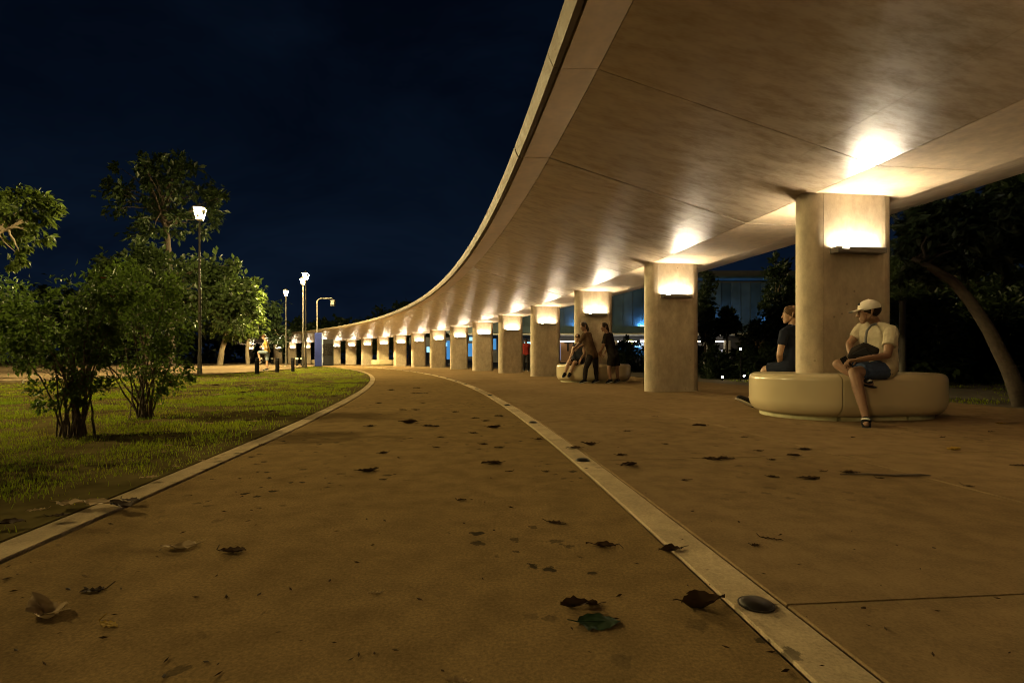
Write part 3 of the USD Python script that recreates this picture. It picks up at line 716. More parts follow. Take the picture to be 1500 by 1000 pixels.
tree('edge_bush', 'loose green bush at the left edge of the plaza', gz(at(-20, 545, Y), .06), [gz(at(-20, 545, Y), .06), at(-15, 500, Y), at(-10, 450, Y)],
     lobes_px(Y, [(5, 455, 45, 45, 0), (-30, 470, 60, 70, 0), (20, 500, 34, 40, 0), (50, 480, 30, 36, 0), (75, 505, 34, 30, .4)]), 'leaf_shrub', seed=16, cat='bush', n=5000, leaf=.14, r0=.06, limbs=40)
for n, (x, y, rx, ry, Y) in enumerate(((60, 455, 80, 40, 70.), (130, 470, 70, 45, 66.), (420, 492, 50, 28, 72.), (480, 488, 46, 22, 84.), (560, 478, 50, 28, 88.), (600, 470, 36, 30, 92.), (520, 490, 50, 24, 86.), (390, 500, 60, 26, 90.), (640, 480, 40, 28, 96.), (240, 490, 90, 40, 62.))):
    lab = ['low black tree mass at the far left horizon', 'second dark tree left of the tall tree', 'dark tree behind the smallest street lamp', 'round dark tree right of the curved pole', 'dark ragged tree over the canopy edge',
           'rightmost dark tree poking above the canopy sweep', 'low dark tree just left of the ragged tree', 'dark tree behind the far canopy lamps', 'dark tree mostly behind the canopy edge', 'dark tree filling in behind the broad tree'][n]
    tree('far_tree', lab, gz(at(x, 520, Y), 0), [gz(at(x, 520, Y), 0), at(x, 510, Y), at(x + 2, y + ry * .3, Y)], lobes_px(Y, [(x, y, rx * .8, ry * .8, 0), (x - rx * .45, y + ry * .35, rx * .6, ry * .6, 1), (x + rx * .5, y + ry * .3, rx * .55, ry * .6, -1), (x + rx * .1, y + ry * .6, rx, ry * .6, 0), (x + rx * .2, y - ry * .5, rx * .35, ry * .4, 0)]),
         'leaf_dark', seed=30 + n, group='dark trees on the horizon', n=2200, leaf=Y * .011, r0=.3, aspect=.6, limbs=12)

# flowering shrubs on the lawn: many thin stems from one root, small leaves, a few red blossoms
def shrub(label, base, lobes, seed, stems, n=12000, leaf=.05, spread=.5, low=None):
    rng = np.random.default_rng(seed)
    base = np.array(base); t = thing('flowering_shrub', label, 'shrub', base)
    V, F, C, k = [], [], [], 0
    vol = np.array([np.prod(r) for _, r in lobes]) ** .8; vol /= vol.sum()
    for (c, r), w in zip(lobes, vol):
        v, f, cc = leaf_cloud(rng, np.array(c) - base, r, int(n * w), leaf, shell=.12, aspect=.42, per=44, crad=.17, droop=.2); V.append(v); F.append(f + k); k += len(v); C.append(cc)
    C = np.vstack(C)
    sel = rng.permutation(len(C))[:stems]
    for i in sel:
        s = np.array([rng.normal() * .075, rng.normal() * .075, 0]); e = C[i]; m = s + (e - s) * [.45, .45, .6]
        q = np.vstack([bend(rng, s, m, 5, .12)[:-1], bend(rng, m, e, 5, .2)])
        tb = MB().tube(q, np.linspace(rng.uniform(.006, .012), .002, len(q)), 6, False)
        for j in range(3):
            a = q[rng.integers(3, len(q))]; b = C[rng.integers(len(C))]; b = a + (b - a) * min(1, .35 / (np.linalg.norm(b - a) + 1e-6))
            tb.tube(bend(rng, a, b, 4, .2), [.004, .003, .002, .0012], 4, False)
        obj('stem', tb.mesh(), M['bark'], t, smooth=50)
    obj('foliage', (np.vstack(V), np.vstack(F)), M['leaf_shrub'], t)
    for i in rng.permutation(len(C))[:5]:
        fl = MB(); p = C[i] + rng.normal(size=3) * .05
        for a in np.linspace(0, 2 * np.pi, 6)[:-1]:
            d = np.array([math.cos(a), math.sin(a), .4]) * .03; s = np.array([-math.sin(a), math.cos(a), 0]) * .014
            fl.add([p, p + d * .6 + s, p + d, p + d * .6 - s], [[0, 1, 2], [0, 2, 3]])
        obj('blossom', fl.mesh(), M['flower'], t)
    # bushy skirt at the root
    return t
Y1, Y2 = ground(110, 641)[1], ground(210, 614)[1]
shrub('nearest flowering shrub on the lawn with a spray of thin dark stems', ground(110, 641), lobes_px(Y1, [(85, 470, 75, 55, 0), (130, 440, 60, 45, .1), (40, 480, 50, 45, -.05), (150, 500, 50, 50, .1), (100, 535, 60, 40, 0), (120, 575, 45, 32, .05), (75, 570, 40, 28, -.05), (55, 520, 40, 35, .1), (170, 425, 40, 34, .2)]), 41, 22, 5200, leaf=.058)
shrub('second flowering shrub on the lawn, closer to the street lamp', ground(210, 614), lobes_px(Y2, [(215, 440, 62, 50, 0), (180, 420, 45, 38, .1), (250, 475, 42, 50, .1), (200, 500, 60, 45, 0), (235, 535, 48, 42, -.1), (205, 565, 40, 28, 0), (250, 560, 30, 30, .05), (262, 530, 22, 40, 0), (150, 480, 50, 50, .2), (205, 400, 34, 22, 0)]), 42, 20, 6000, leaf=.058)

# a taller shrub just outside the frame on the left; its shade falls over the near lawn and path
Yo = 2.5
tree('low_shrub', 'low leafy shrub outside the frame left of the near lawn', np.array([-5.4, Yo, 0]), [np.array([-5.4, Yo, 0]), np.array([-5.4, Yo, .5]), np.array([-5.4, Yo, .9])],
     [(np.array([-5.5, Yo, 1.5]), (.9, 1.0, .85)), (np.array([-5.4, Yo - .9, 1.3]), (.8, .9, .75)), (np.array([-5.6, Yo + .8, 1.3]), (.8, .8, .7))], 'leaf_shrub', seed=44, n=4200, leaf=.11, r0=.06, limbs=30)

# right side: leaning tree, dark trees and hedge behind the columns
tb = ground(1497, 594)
Y = tb[1]
tree('leaning_tree', 'leaning tree with a long bare curved trunk at the right edge', tb, [tb, at(1484, 556, Y + .06), at(1468, 522, Y + .12), at(1449, 484, Y + .2), at(1423, 444, Y + .3), at(1396, 412, Y + .4), at(1366, 393, Y + .5), at(1336, 380, Y + .7)],
     lobes_px(Y + .6, [(1400, 330, 70, 40, 0), (1460, 320, 60, 45, .4), (1345, 345, 45, 40, .3), (1420, 370, 60, 25, .2), (1500, 350, 50, 60, .3), (1330, 300, 40, 22, 1.0), (1530, 290, 70, 50, 0), (1345, 400, 30, 22, .2)]),
     'leaf_dark', 'bark_dark', seed=51, n=6500, leaf=.17, r0=.105, aspect=.55, per=20, limbs=8)
RT = [(1340, 470, 60, 70, 13.5, 'dark bushy tree right behind the nearest column'), (1430, 480, 70, 70, 14.5, 'dark tree seen under the leaning trunk'), (1490, 460, 60, 90, 16., 'dark tree behind the base of the leaning trunk'),
      (1390, 400, 90, 70, 18., 'dark tree filling the gap left of the leaning trunk'), (1480, 370, 90, 80, 19., 'tall dark tree behind the leaning crown'), (1340, 380, 50, 60, 20., 'dark tree beside the top of the nearest column'), (1560, 440, 90, 100, 17., 'dark tree at the right frame edge')]
for n, (x, y, rx, ry, Y, lab) in enumerate(RT):
    b = gz(at(x, 560, Y), 0)
    tree('dark_tree', lab, b, [b, at(x, 540, Y), at(x + 3, y, Y)], lobes_px(Y, [(x, y, rx * .8, ry * .7, 0), (x - rx * .4, y + ry * .4, rx * .6, ry * .6, .5), (x + rx * .45, y + ry * .35, rx * .55, ry * .6, -.4), (x, y + ry * .8, rx, ry * .5, 0)]),
         'leaf_tree' if n in (0, 1, 3, 5) else 'leaf_dark', seed=60 + n, group='dark trees right of the walkway', n=3600, leaf=.22, r0=.1, aspect=.55, limbs=16)
HB = [(1050, 533, 22, 26, 17.5, 'hedge bush right beside the second column'), (1085, 531, 26, 30, 18.5, 'hedge bush under the lit shop strip'), (1114, 503, 28, 46, 16.5, 'tall hedge bush left of the man in navy'), (1147, 485, 22, 62, 16., 'tall hedge bush behind the man in navy'),
      (1065, 470, 14, 20, 20., 'small round treetop against the blue wall'), (935, 525, 22, 28, 26., 'low dark bush right of the standing group'), (915, 515, 12, 24, 28., 'thin dark bush beside the third column'), (1035, 440, 10, 60, 20., 'slim dark sapling at the edge of the second column'),
      (1010, 530, 30, 30, 24., 'low bush hidden behind the second column'), (885, 530, 18, 20, 30., 'low bush behind the second bench'), (1140, 420, 22, 50, 18., 'dark treetop under the canopy beside the nearest column')]
for n, (x, y, rx, ry, Y, lab) in enumerate(HB):
    b = gz(at(x, 560, Y), 0)
    tree('hedge_bush', lab, b, [b, at(x, 548, Y), at(x, y, Y)], lobes_px(Y, [(x, y, rx, ry * .7, 0), (x - rx * .3, y + ry * .5, rx, ry * .5, .3), (x + rx * .3, y + ry * .6, rx, ry * .5, -.2), (x, y - ry * .5, rx * .55, ry * .45, 0)]),
         'leaf_dark', seed=80 + n, cat='bush', group='dark bushes behind the columns', n=2000, leaf=.2, r0=.05, aspect=.5, limbs=14)
# small ground lights among the bushes
gl0 = None
M['garden_glow'] = emit('garden_light_glow', (1, .85, .65), 14.0)
for x, y, Y, lab in ((1085, 512, 15.6, 'small white light on a stake in front of the hedge'), (1058, 553, 15.9, 'low white light at the foot of the hedge'), (1090, 551, 16.2, 'low white light beside the bench in the hedge')):
    p = at(x, y, Y); hgt = p[2]; p[2] = -.01
    t = thing('garden_light', lab, 'garden light', p)
    obj('stake', MB().box((0, 0, hgt / 2), (.03, .03, max(hgt, .04))).mesh(), M['black'], t)
    obj('head', MB().tm(trimesh.creation.icosphere(1, .035).apply_translation([0, 0, hgt + .03])).mesh(), M['garden_glow'], t)
ps = thing('dark_post', 'plain dark post standing behind the bench right of the seated man', 'post', gz(ground(1322, 570), -.01))
obj('shaft', MB().tube([(0, 0, 0), (0, 0, 1.9)], [.07, .06], 12).mesh(), M['pole'], ps, smooth=40)
obj('cap', MB().tube([(0, 0, 1.9), (0, 0, 1.93)], [.075, .07], 12).mesh(), M['pole'], ps, smooth=40)

# ------------------------------------------------------------------ grass
def blades(rng, pts, h, w):
    n = len(pts); a = rng.uniform(0, 2 * np.pi, n); lean = rng.uniform(.1, .8, n)[:, None]
    d = np.stack([np.cos(a), np.sin(a), np.zeros(n)], 1); s = np.stack([-np.sin(a), np.cos(a), np.zeros(n)], 1)
    H_ = (h * rng.uniform(.5, 1.3, n))[:, None]; W_ = np.broadcast_to(w, (n,))[:, None] * rng.uniform(.7, 1.3, n)[:, None]
    up = np.array([0, 0, 1.])
    m = pts + up * H_ * .6 + d * H_ * lean * .35; t = pts + up * H_ * (1.0 - .35 * lean) + d * H_ * lean
    v = np.stack([pts - s * W_, pts + s * W_, m + s * W_ * .7, m - s * W_ * .7, t], 1).reshape(-1, 3)
    b = np.arange(n)[:, None] * 5
    return v, np.vstack([b + [0, 1, 2], b + [0, 2, 3], b + [3, 2, 4]])
rng = np.random.default_rng(5)
V, F, k = [], [], 0
for (xa, xb, ya, yb, cnt, h, w) in ((-6, -1.5, 1.2, 5, 62000, .032, .0022), (-9, -1.5, 5, 9, 62000, .036, .0032), (-13, -2, 9, 16, 60000, .04, .005), (-17, -3, 16, 45, 60000, .045, .009), (-14, -6, 1, 9, 16000, .04, .004)):
    p = np.column_stack([rng.uniform(xa, xb, cnt), rng.uniform(ya, yb, cnt), np.full(cnt, .01)])
    keep = contains_xy(LAWN.buffer(-.01), p[:, 0], p[:, 1]); p = p[keep]
    patch = meshkit.fbm(p * [1.6, 1.6, 0], 4, 3)
    R_ = np.hypot(p[:, 0] - CX, p[:, 1] - CY); near = np.clip((RK0 - R_) / .5, .25, 1)
    p = p[rng.random(len(p)) < np.clip((patch - .43) * 4.5, .05, 1) * near]
    hh = h * (.55 + .9 * meshkit.fbm(p * [2.5, 2.5, 0] + 7, 3, 9))
    v, f = blades(rng, p, hh, w); V.append(v); F.append(f + k); k += len(v)
obj('grass', (np.vstack(V), np.vstack(F)), M['grass'], kind='stuff', label='short patchy grass of the lawn', cat='grass')
# sparse weeds under the trees right
p = np.column_stack([rng.uniform(6.5, 13, 9000), rng.uniform(5, 17, 9000), np.full(9000, -.012)])
R_ = np.hypot(p[:, 0] - CX, p[:, 1] - CY); p = p[(R_ > RW + .15) & (meshkit.fbm(p * [1.2, 1.2, 0], 3, 4) > .5)]
v, f = blades(rng, p, .05, .006)
obj('weeds', (v, f), M['grass'], kind='stuff', label='sparse weeds on the dark earth under the trees', cat='weeds')

# ------------------------------------------------------------------ fallen leaves
def fallen_leaf(rng, L, W, curl, lift, fold, nu=11, nv=7):
    u = np.linspace(0, 1, nu); vv_ = np.linspace(-1, 1, nv)
    U, Vv = np.meshgrid(u, vv_, indexing='ij')
    prof = np.clip(np.sin(np.pi * U ** .8) ** .75, 0, 1) * (1 - .12 * U) + .02
    y = Vv * prof * W / 2 * (1 + .08 * rng.normal(size=U.shape))
    x = (U - .5) * L
    ph = rng.uniform(0, 6)
    z = curl * (np.abs(Vv) ** 1.6) * prof * W * .3 + lift * L * ((U - .4) ** 2) * .75 + fold * W * .045 * np.sin(7 * U + ph + 2 * Vv) + .004 * np.abs(Vv) * np.sin(24 * U)
    yy = y * math.cos(min(1.3, abs(curl) * .9))
    P = np.stack([x, yy, z], -1).reshape(-1, 3); P[:, 2] += rng.normal(size=len(P)) * .0012 * L / .15
    i, j = np.meshgrid(np.arange(nu - 1), np.arange(nv - 1), indexing='ij')
    q = np.stack([i * nv + j, (i + 1) * nv + j, (i + 1) * nv + j + 1, i * nv + j + 1], -1).reshape(-1, 4)
    m = MB().add(P, q)
    mid = P.reshape(nu, nv, 3)[:, nv // 2]
    st = np.vstack([mid[0] + [-.22 * L, rng.normal() * .02, .01], mid[0] + [-.1 * L, 0, .004], mid[0], mid[nu // 2] + [0, 0, .0015], mid[-1]])
    m.tube(st, [.0016, .0017, .0018, .0014, .0006], 5)
    v, f = m.mesh(); v[:, 2] -= v[:, 2].min(); return v, f
def put_leaf(x, y, wpx, matn, label, group=None, curl=.4, lift=.15, fold=1.0, rot=None, z=.002, seed=0, asp=.6, tilt=0.0):
    rng = np.random.default_rng(1000 + seed)
    p = ground(x, y, z); L = wpx / FPX * p[1] / .96
    v, f = fallen_leaf(rng, L, L * asp, curl, lift, fold)
    a = rng.uniform(-.5, .5) + (math.pi if rng.random() < .5 else 0) if rot is None else rot
    if tilt:
        v = v @ np.array([[math.cos(tilt), 0, -math.sin(tilt)], [0, 1, 0], [math.sin(tilt), 0, math.cos(tilt)]]).T; v[:, 2] -= v[:, 2].min()
    v[:, 2] = v[:, 2] * .8 - .10 * np.ptp(v[:, 2]); R = np.array([[math.cos(a), -math.sin(a), 0], [math.sin(a), math.cos(a), 0], [0, 0, 1]])
    obj('fallen_leaf', (v @ R.T + p, f), M[matn], smooth=True, label=label, cat='leaf', group=group)
S = 0
for x, y, w, m_, lab, kw in (
    (66, 897, 74, 'dead_pale', 'large tan leaf folded upright at the lower left of the path', dict(curl=.75, lift=1.3, rot=2.7, asp=.7, fold=1.8)),
    (160, 914, 36, 'dead_yellow', 'small flat yellowish leaf at the lower left of the path', dict(curl=.1, lift=.05, fold=.4, rot=-.35, asp=.4)),
    (135, 865, 30, 'dead', 'small dark torn leaf above the folded tan leaf', dict(curl=.4)),
    (262, 802, 46, 'dead_pale', 'pale curled leaf lying on the path left of the brown one', dict(curl=.55, lift=.35, fold=1.6)),
    (341, 808, 38, 'dead', 'brown cupped leaf right of the pale curled one', dict(curl=.95, lift=.5)),
    (848, 886, 54, 'dead', 'crumpled brown leaf touching the dark green leaf', dict(curl=1.0, lift=.5, fold=2.6)),
    (877, 911, 62, 'green_leaf', 'big glossy dark green leaf lying flat on the path', dict(curl=.12, lift=.1, fold=.7, asp=.75)),
    (1030, 888, 62, 'dead', 'big dark brown upturned leaf left of the nearest stud', dict(curl=1.15, lift=1.2, fold=1.5, asp=.9)),
    (982, 806, 38, 'dead', 'dark shrivelled leaf leaning on the edge of the pale strip', dict(curl=.9, lift=.4, fold=2)),
    (880, 799, 42, 'dead', 'dark twisted leaf on the path above the crumpled one', dict(curl=.8, lift=.3, fold=2.4, asp=.4)),
    (815, 765, 28, 'dead', 'flat dark leaf in the middle of the path', dict(curl=.15, lift=.1, asp=.4)),
    (668, 998, 34, 'dead_pale', 'pale leaf cut by the bottom edge of the picture', dict(curl=.7, lift=.5)),
    (548, 868, 20, 'dead_pale', 'tiny pale curved leaf in the middle of the near path', dict(curl=.5, asp=.3)),
    (105, 738, 44, 'dead_pale', 'large pale leaf on the lawn by the kerb, left one', dict(curl=.5, lift=.5, z=.035)),
    (146, 736, 50, 'dead_pale', 'large pale leaf on the lawn by the kerb, touching the dark one', dict(curl=.4, lift=.4, z=.035)),
    (176, 741, 46, 'dead', 'dark curled leaf lying across the lawn kerb', dict(curl=.8, lift=.6, z=.03)),
    (192, 732, 26, 'dead', 'small dark leaf on top of the lawn kerb', dict(curl=.3, z=.028)),
    (217, 699, 22, 'dead_pale', 'pale leaf on the grass above the kerb', dict(curl=.4, z=.035)),
    (52, 747, 22, 'dead_pale', 'pale leaf at the far left of the lawn', dict(curl=.4, z=.035)),
    (12, 766, 40, 'dead', 'brown leaf at the left frame edge on the lawn', dict(curl=.7, z=.035)),
    (86, 755, 24, 'dead', 'small brown leaf below the pale pair on the lawn', dict(curl=.6, z=.035)),
    (540, 689, 28, 'dead', 'dark leaf alone on the left of the path', dict(curl=.7, lift=.7)),
    (598, 619, 28, 'dead', 'dark puffed leaf on the path beside the shadows', dict(curl=1.0, lift=.5)),
    (632, 624, 24, 'dead', 'flat brown leaf right of the puffed one', dict(curl=.4)),
    (724, 626, 20, 'dead', 'upright dark leaf near the pale strip', dict(curl=1.1, lift=.7)),
    (719, 678, 28, 'dead', 'wide shadowy leaf in the middle of the path', dict(curl=.6, lift=.2)),
    (614, 576, 24, 'dead', 'thin dark leaf far along the path', dict(curl=.2, asp=.3)),
    (1024, 623, 20, 'dead', 'dark leaf on the walkway left of the big bench', dict(curl=.8)),
    (921, 681, 28, 'dead', 'dark leaf on the walkway just right of the strip', dict(curl=.7, fold=2)),
    (862, 651, 22, 'dead', 'upright leaf beside the pale strip on the walkway', dict(curl=1.0, lift=.9)),
    (840, 656, 22, 'dead', 'dark leaf lying on the pale strip', dict(curl=.5, z=.006)),
    (1398, 658, 26, 'dead_yellow', 'yellow curled leaf on the walkway below the big bench', dict(curl=.7, lift=.4)),
    (1186, 700, 28, 'dead', 'flat dark leaf below the seated man', dict(curl=.3)),
    (1248, 692, 24, 'dead', 'dark leaf at the end of the long twig', dict(curl=.6)),
    (1131, 789, 28, 'dead', 'thin dark sliver of leaf on the near walkway', dict(curl=.3, asp=.2)),
    (1490, 681, 24, 'dead', 'dark leaf at the right frame edge on the walkway', dict(curl=.3, asp=.3)),
    (1468, 620, 14, 'dead_yellow', 'small yellow leaf right of the big bench', dict(curl=.4)),
    (1180, 658, 20, 'dead', 'dark leaf in front of the big bench seam', dict(curl=.6)),
    (1162, 667, 18, 'dead', 'curled leaf on the walkway joint', dict(curl=1.0, lift=.4))):
    S += 1; put_leaf(x, y, w, m_, lab, seed=S, **kw)
for x, y, w in ((540, 624, 15), (694, 634, 14), (560, 663, 16), (730, 655, 12), (708, 650, 12), (677, 732, 13), (610, 600, 12), (572, 571, 10), (697, 612, 10), (712, 616, 10), (730, 609, 12), (560, 702, 10), (790, 643, 14), (610, 568, 10), (590, 600, 10),
                 (668, 603, 9), (645, 640, 9), (640, 655, 9), (745, 690, 10), (800, 690, 10), (555, 590, 9), (620, 590, 8)):
    S += 1; put_leaf(x, y, w, 'dead', 'small dark dry leaf scattered on the brown path', 'small dark leaves on the brown path', seed=S, curl=.5)
for x, y, w in ((911, 666, 16), (918, 631, 10), (1042, 672, 24), (1064, 671, 24), (1110, 660, 12), (1131, 673, 12), (1133, 698, 16), (1107, 798, 14), (1003, 703, 12), (975, 650, 8), (1380, 640, 8), (1290, 700, 10), (1250, 640, 9), (1205, 690, 9), (1090, 640, 8), (960, 610, 8), (1420, 712, 12), (1450, 632, 8)):
    S += 1; put_leaf(x, y, w, 'dead', 'small dark dry leaf scattered on the paved walkway', 'small dark leaves on the walkway', seed=S, curl=.5)
rng = np.random.default_rng(8)
for k in range(46):
    y = 558 + 130 * rng.random() ** 1.6; xmax = 505 - (y - 585) * 1.66 if y > 585 else 500
    x = rng.uniform(max(20, 260 - (y - 560) * 1.0), xmax - 8)
    S += 1; put_leaf(x, y, rng.uniform(7, 14), rng.choice(['dead', 'dead', 'dead_pale']), 'small dry leaf lying in the lawn grass', 'small dry leaves on the lawn', seed=S, curl=.6, z=.04)
rng = np.random.default_rng(21)
cr = MB()
for k in range(170):
    yy = 560 + 430 * rng.random() ** 1.3; xx = rng.uniform(max(10, 520 - (yy - 560) * 1.9), min(1490, 760 + (yy - 560) * 2.6))
    p = ground(xx, yy, .003); q = rng.uniform(.004, .016); a = rng.uniform(0, 6.28)
    d = np.array([math.cos(a), math.sin(a), 0]) * q; e = np.array([-math.sin(a), math.cos(a), 0]) * q * rng.uniform(.15, .5); u = np.array([0, 0, q * rng.uniform(.1, .4)])
    cr.add([p - d, p + e, p + d + u * .5, p - e, p + u], [[0, 1, 4], [1, 2, 4], [2, 3, 4], [3, 0, 4]])
obj('litter', cr.mesh(), M['dead'], kind='stuff', label='tiny crumbs of dry leaf scattered over path and walkway', cat='litter')
tw = ground(1295, 697)
obj('twig', MB().tube([tw + [-.24, .02, .006], tw + [-.1, 0, .012], tw + [.05, -.015, .008], tw + [.2, -.012, .01], tw + [.26, -.01, .006]], [.004, .006, .007, .008, .003], 6).mesh(), M['bark'], label='long dry twig lying on the walkway below the bench', cat='twig')

# ------------------------------------------------------------------ people
SPH = {}
def ball(p, r, n=16):
    if n not in SPH: SPH[n] = Manifold.sphere(1.0, n)
    return SPH[n].scale([r, r, r] if np.isscalar(r) else list(r)).translate(list(map(float, p)))
def chain(pts, n=16):
    """Union of the hulls of successive spheres [(point, radius), ...]."""
    out = Manifold()
    for (a, ra), (b, rb) in zip(pts[:-1], pts[1:]): out = out + Manifold.batch_hull([ball(a, ra, n), ball(b, rb, n)])
    return out
def hull(*pr): return Manifold.batch_hull([ball(p, r) for p, r in pr])
def unit(v): v = np.asarray(v, float); return v / (np.linalg.norm(v) + 1e-12)
def soften(m, edge=.02, it=6, lump=0.0, seed=0):
    v, f = man(m.refine_to_length(edge))
    t = trimesh.Trimesh(v, f, process=True)
    if it: trimesh.smoothing.filter_taubin(t, lamb=.5, nu=.52, iterations=it)
    v = np.array(t.vertices)
    if lump:
        nrm = np.array(t.vertex_normals); v = v + nrm * ((meshkit.fbm(v * [16, 16, 11], 3, seed) - .5) * lump)[:, None]
    return v, np.array(t.faces)
def place(m, o, fwd, up=(0, 0, 1)):
    """Local frame: x forward, y left, z up."""
    f = unit(fwd); u = np.asarray(up, float); u = unit(u - f * (u @ f)); l = np.cross(u, f)
    A = np.column_stack([f, l, u, np.asarray(o, float)])
    return m.transform(A)
def head_parts(s=1.0):
    """Head about 0.23 m high, origin at the centre of the skull, facing +x."""
    sk = ball((-.012, 0, .028), (.098, .076, .092), 28)
    face = hull(((.058, .028, .01), .026), ((.058, -.028, .01), .026), ((.045, .03, -.055), .024), ((.045, -.03, -.055), .024), ((.066, 0, -.088), .020), ((.03, 0, .07), .05))
    jaw = hull(((.0, .05, -.035), .018), ((0, -.05, -.035), .018), ((.06, .014, -.09), .017), ((.06, -.014, -.09), .017), ((-.01, .04, .0), .03), ((-.01, -.04, 0), .03))
    nose = hull(((.083, 0, .018), .008), ((.104, 0, -.022), .011), ((.082, .011, -.026), .008), ((.082, -.011, -.026), .008))
    brow = hull(((.078, .032, .032), .011), ((.086, 0, .03), .008), ((.078, -.032, .032), .011))
    lips = hull(((.086, .016, -.054), .006), ((.091, 0, -.053), .007), ((.086, -.016, -.054), .006))
    ears = Manifold()
    for y in (-1, 1): ears = ears + hull(((-.012, y * .079, .012), .010), ((-.016, y * .083, .028), .011), ((-.008, y * .078, -.012), .008))
    skin = sk + face + jaw + nose + brow + lips + ears
    for y in (-1, 1): skin = skin - ball((.094, y * .030, .012), (.016, .017, .010), 12)
    eyes = Manifold(); iris = Manifold()
    for y in (-1, 1):
        eyes = eyes + ball((.070, y * .030, .012), .0135, 14); iris = iris + ball((.0795, y * .030, .012), .006, 10)
    sc = lambda m: m.scale([s] * 3)
    return sc(skin), sc(eyes), sc(iris)
def hair_shape(s=1.0, long=0.0):
    h = ball((-.018, 0, .038), (.104, .084, .097), 28) - Manifold.batch_hull([ball((.12, 0, -.02), (.07, .09, .075)), ball((.10, 0, -.14), .08)])
    h = h.trim_by_plane([-.55, 0, 1.0], -.015)
    if long: h = h + chain([((-.05, 0, .02), .075), ((-.07, 0, -.08), .06), ((-.08, 0, -.08 - long), .035)])
    return h.scale([s] * 3)
def hand(side, curl=.6, spread=.15):
    """Left hand for side=+1. Wrist at the origin, fingers along +x, back of the hand up (+z), thumb towards side * -y."""
    k = -side                                                       # thumb side sign on y
    m = hull(((0, .018, 0), .016), ((0, -.018, 0), .016), ((.085, .032, 0), .0115), ((.088, -.030, 0), .0115), ((.09, 0, .003), .0125))
    for i, (y, L) in enumerate(((.030, .072), (.010, .080), (-.011, .075), (-.030, .060))):
        y *= k; d = np.array([math.cos(spread * y / .03 * .5), math.sin(spread * y / .03 * .5), 0]); p = np.array([.085, y, .0]); ang = 0; pts = [(p, .0098)]
        for j, fr in enumerate((.45, .32, .23)):
            ang += curl * (.75 + .12 * i * .5) * (1.0, 1.15, .8)[j]
            p = p + L * fr * (d * math.cos(ang) + np.array([0, 0, -math.sin(ang)])); pts.append((p, .0092 - .0010 * (j + 1)))
        m = m + chain(pts, 10)
    p = np.array([.022, k * .026, -.004]); q = p + [.034, k * .026, -.012]; r = q + [.028, k * .006, -.012]; e = r + [.022, -k * .004, -.010]
    return m + chain([(p, .0145), (q, .0115), (r, .0100), (e, .0082)], 10)

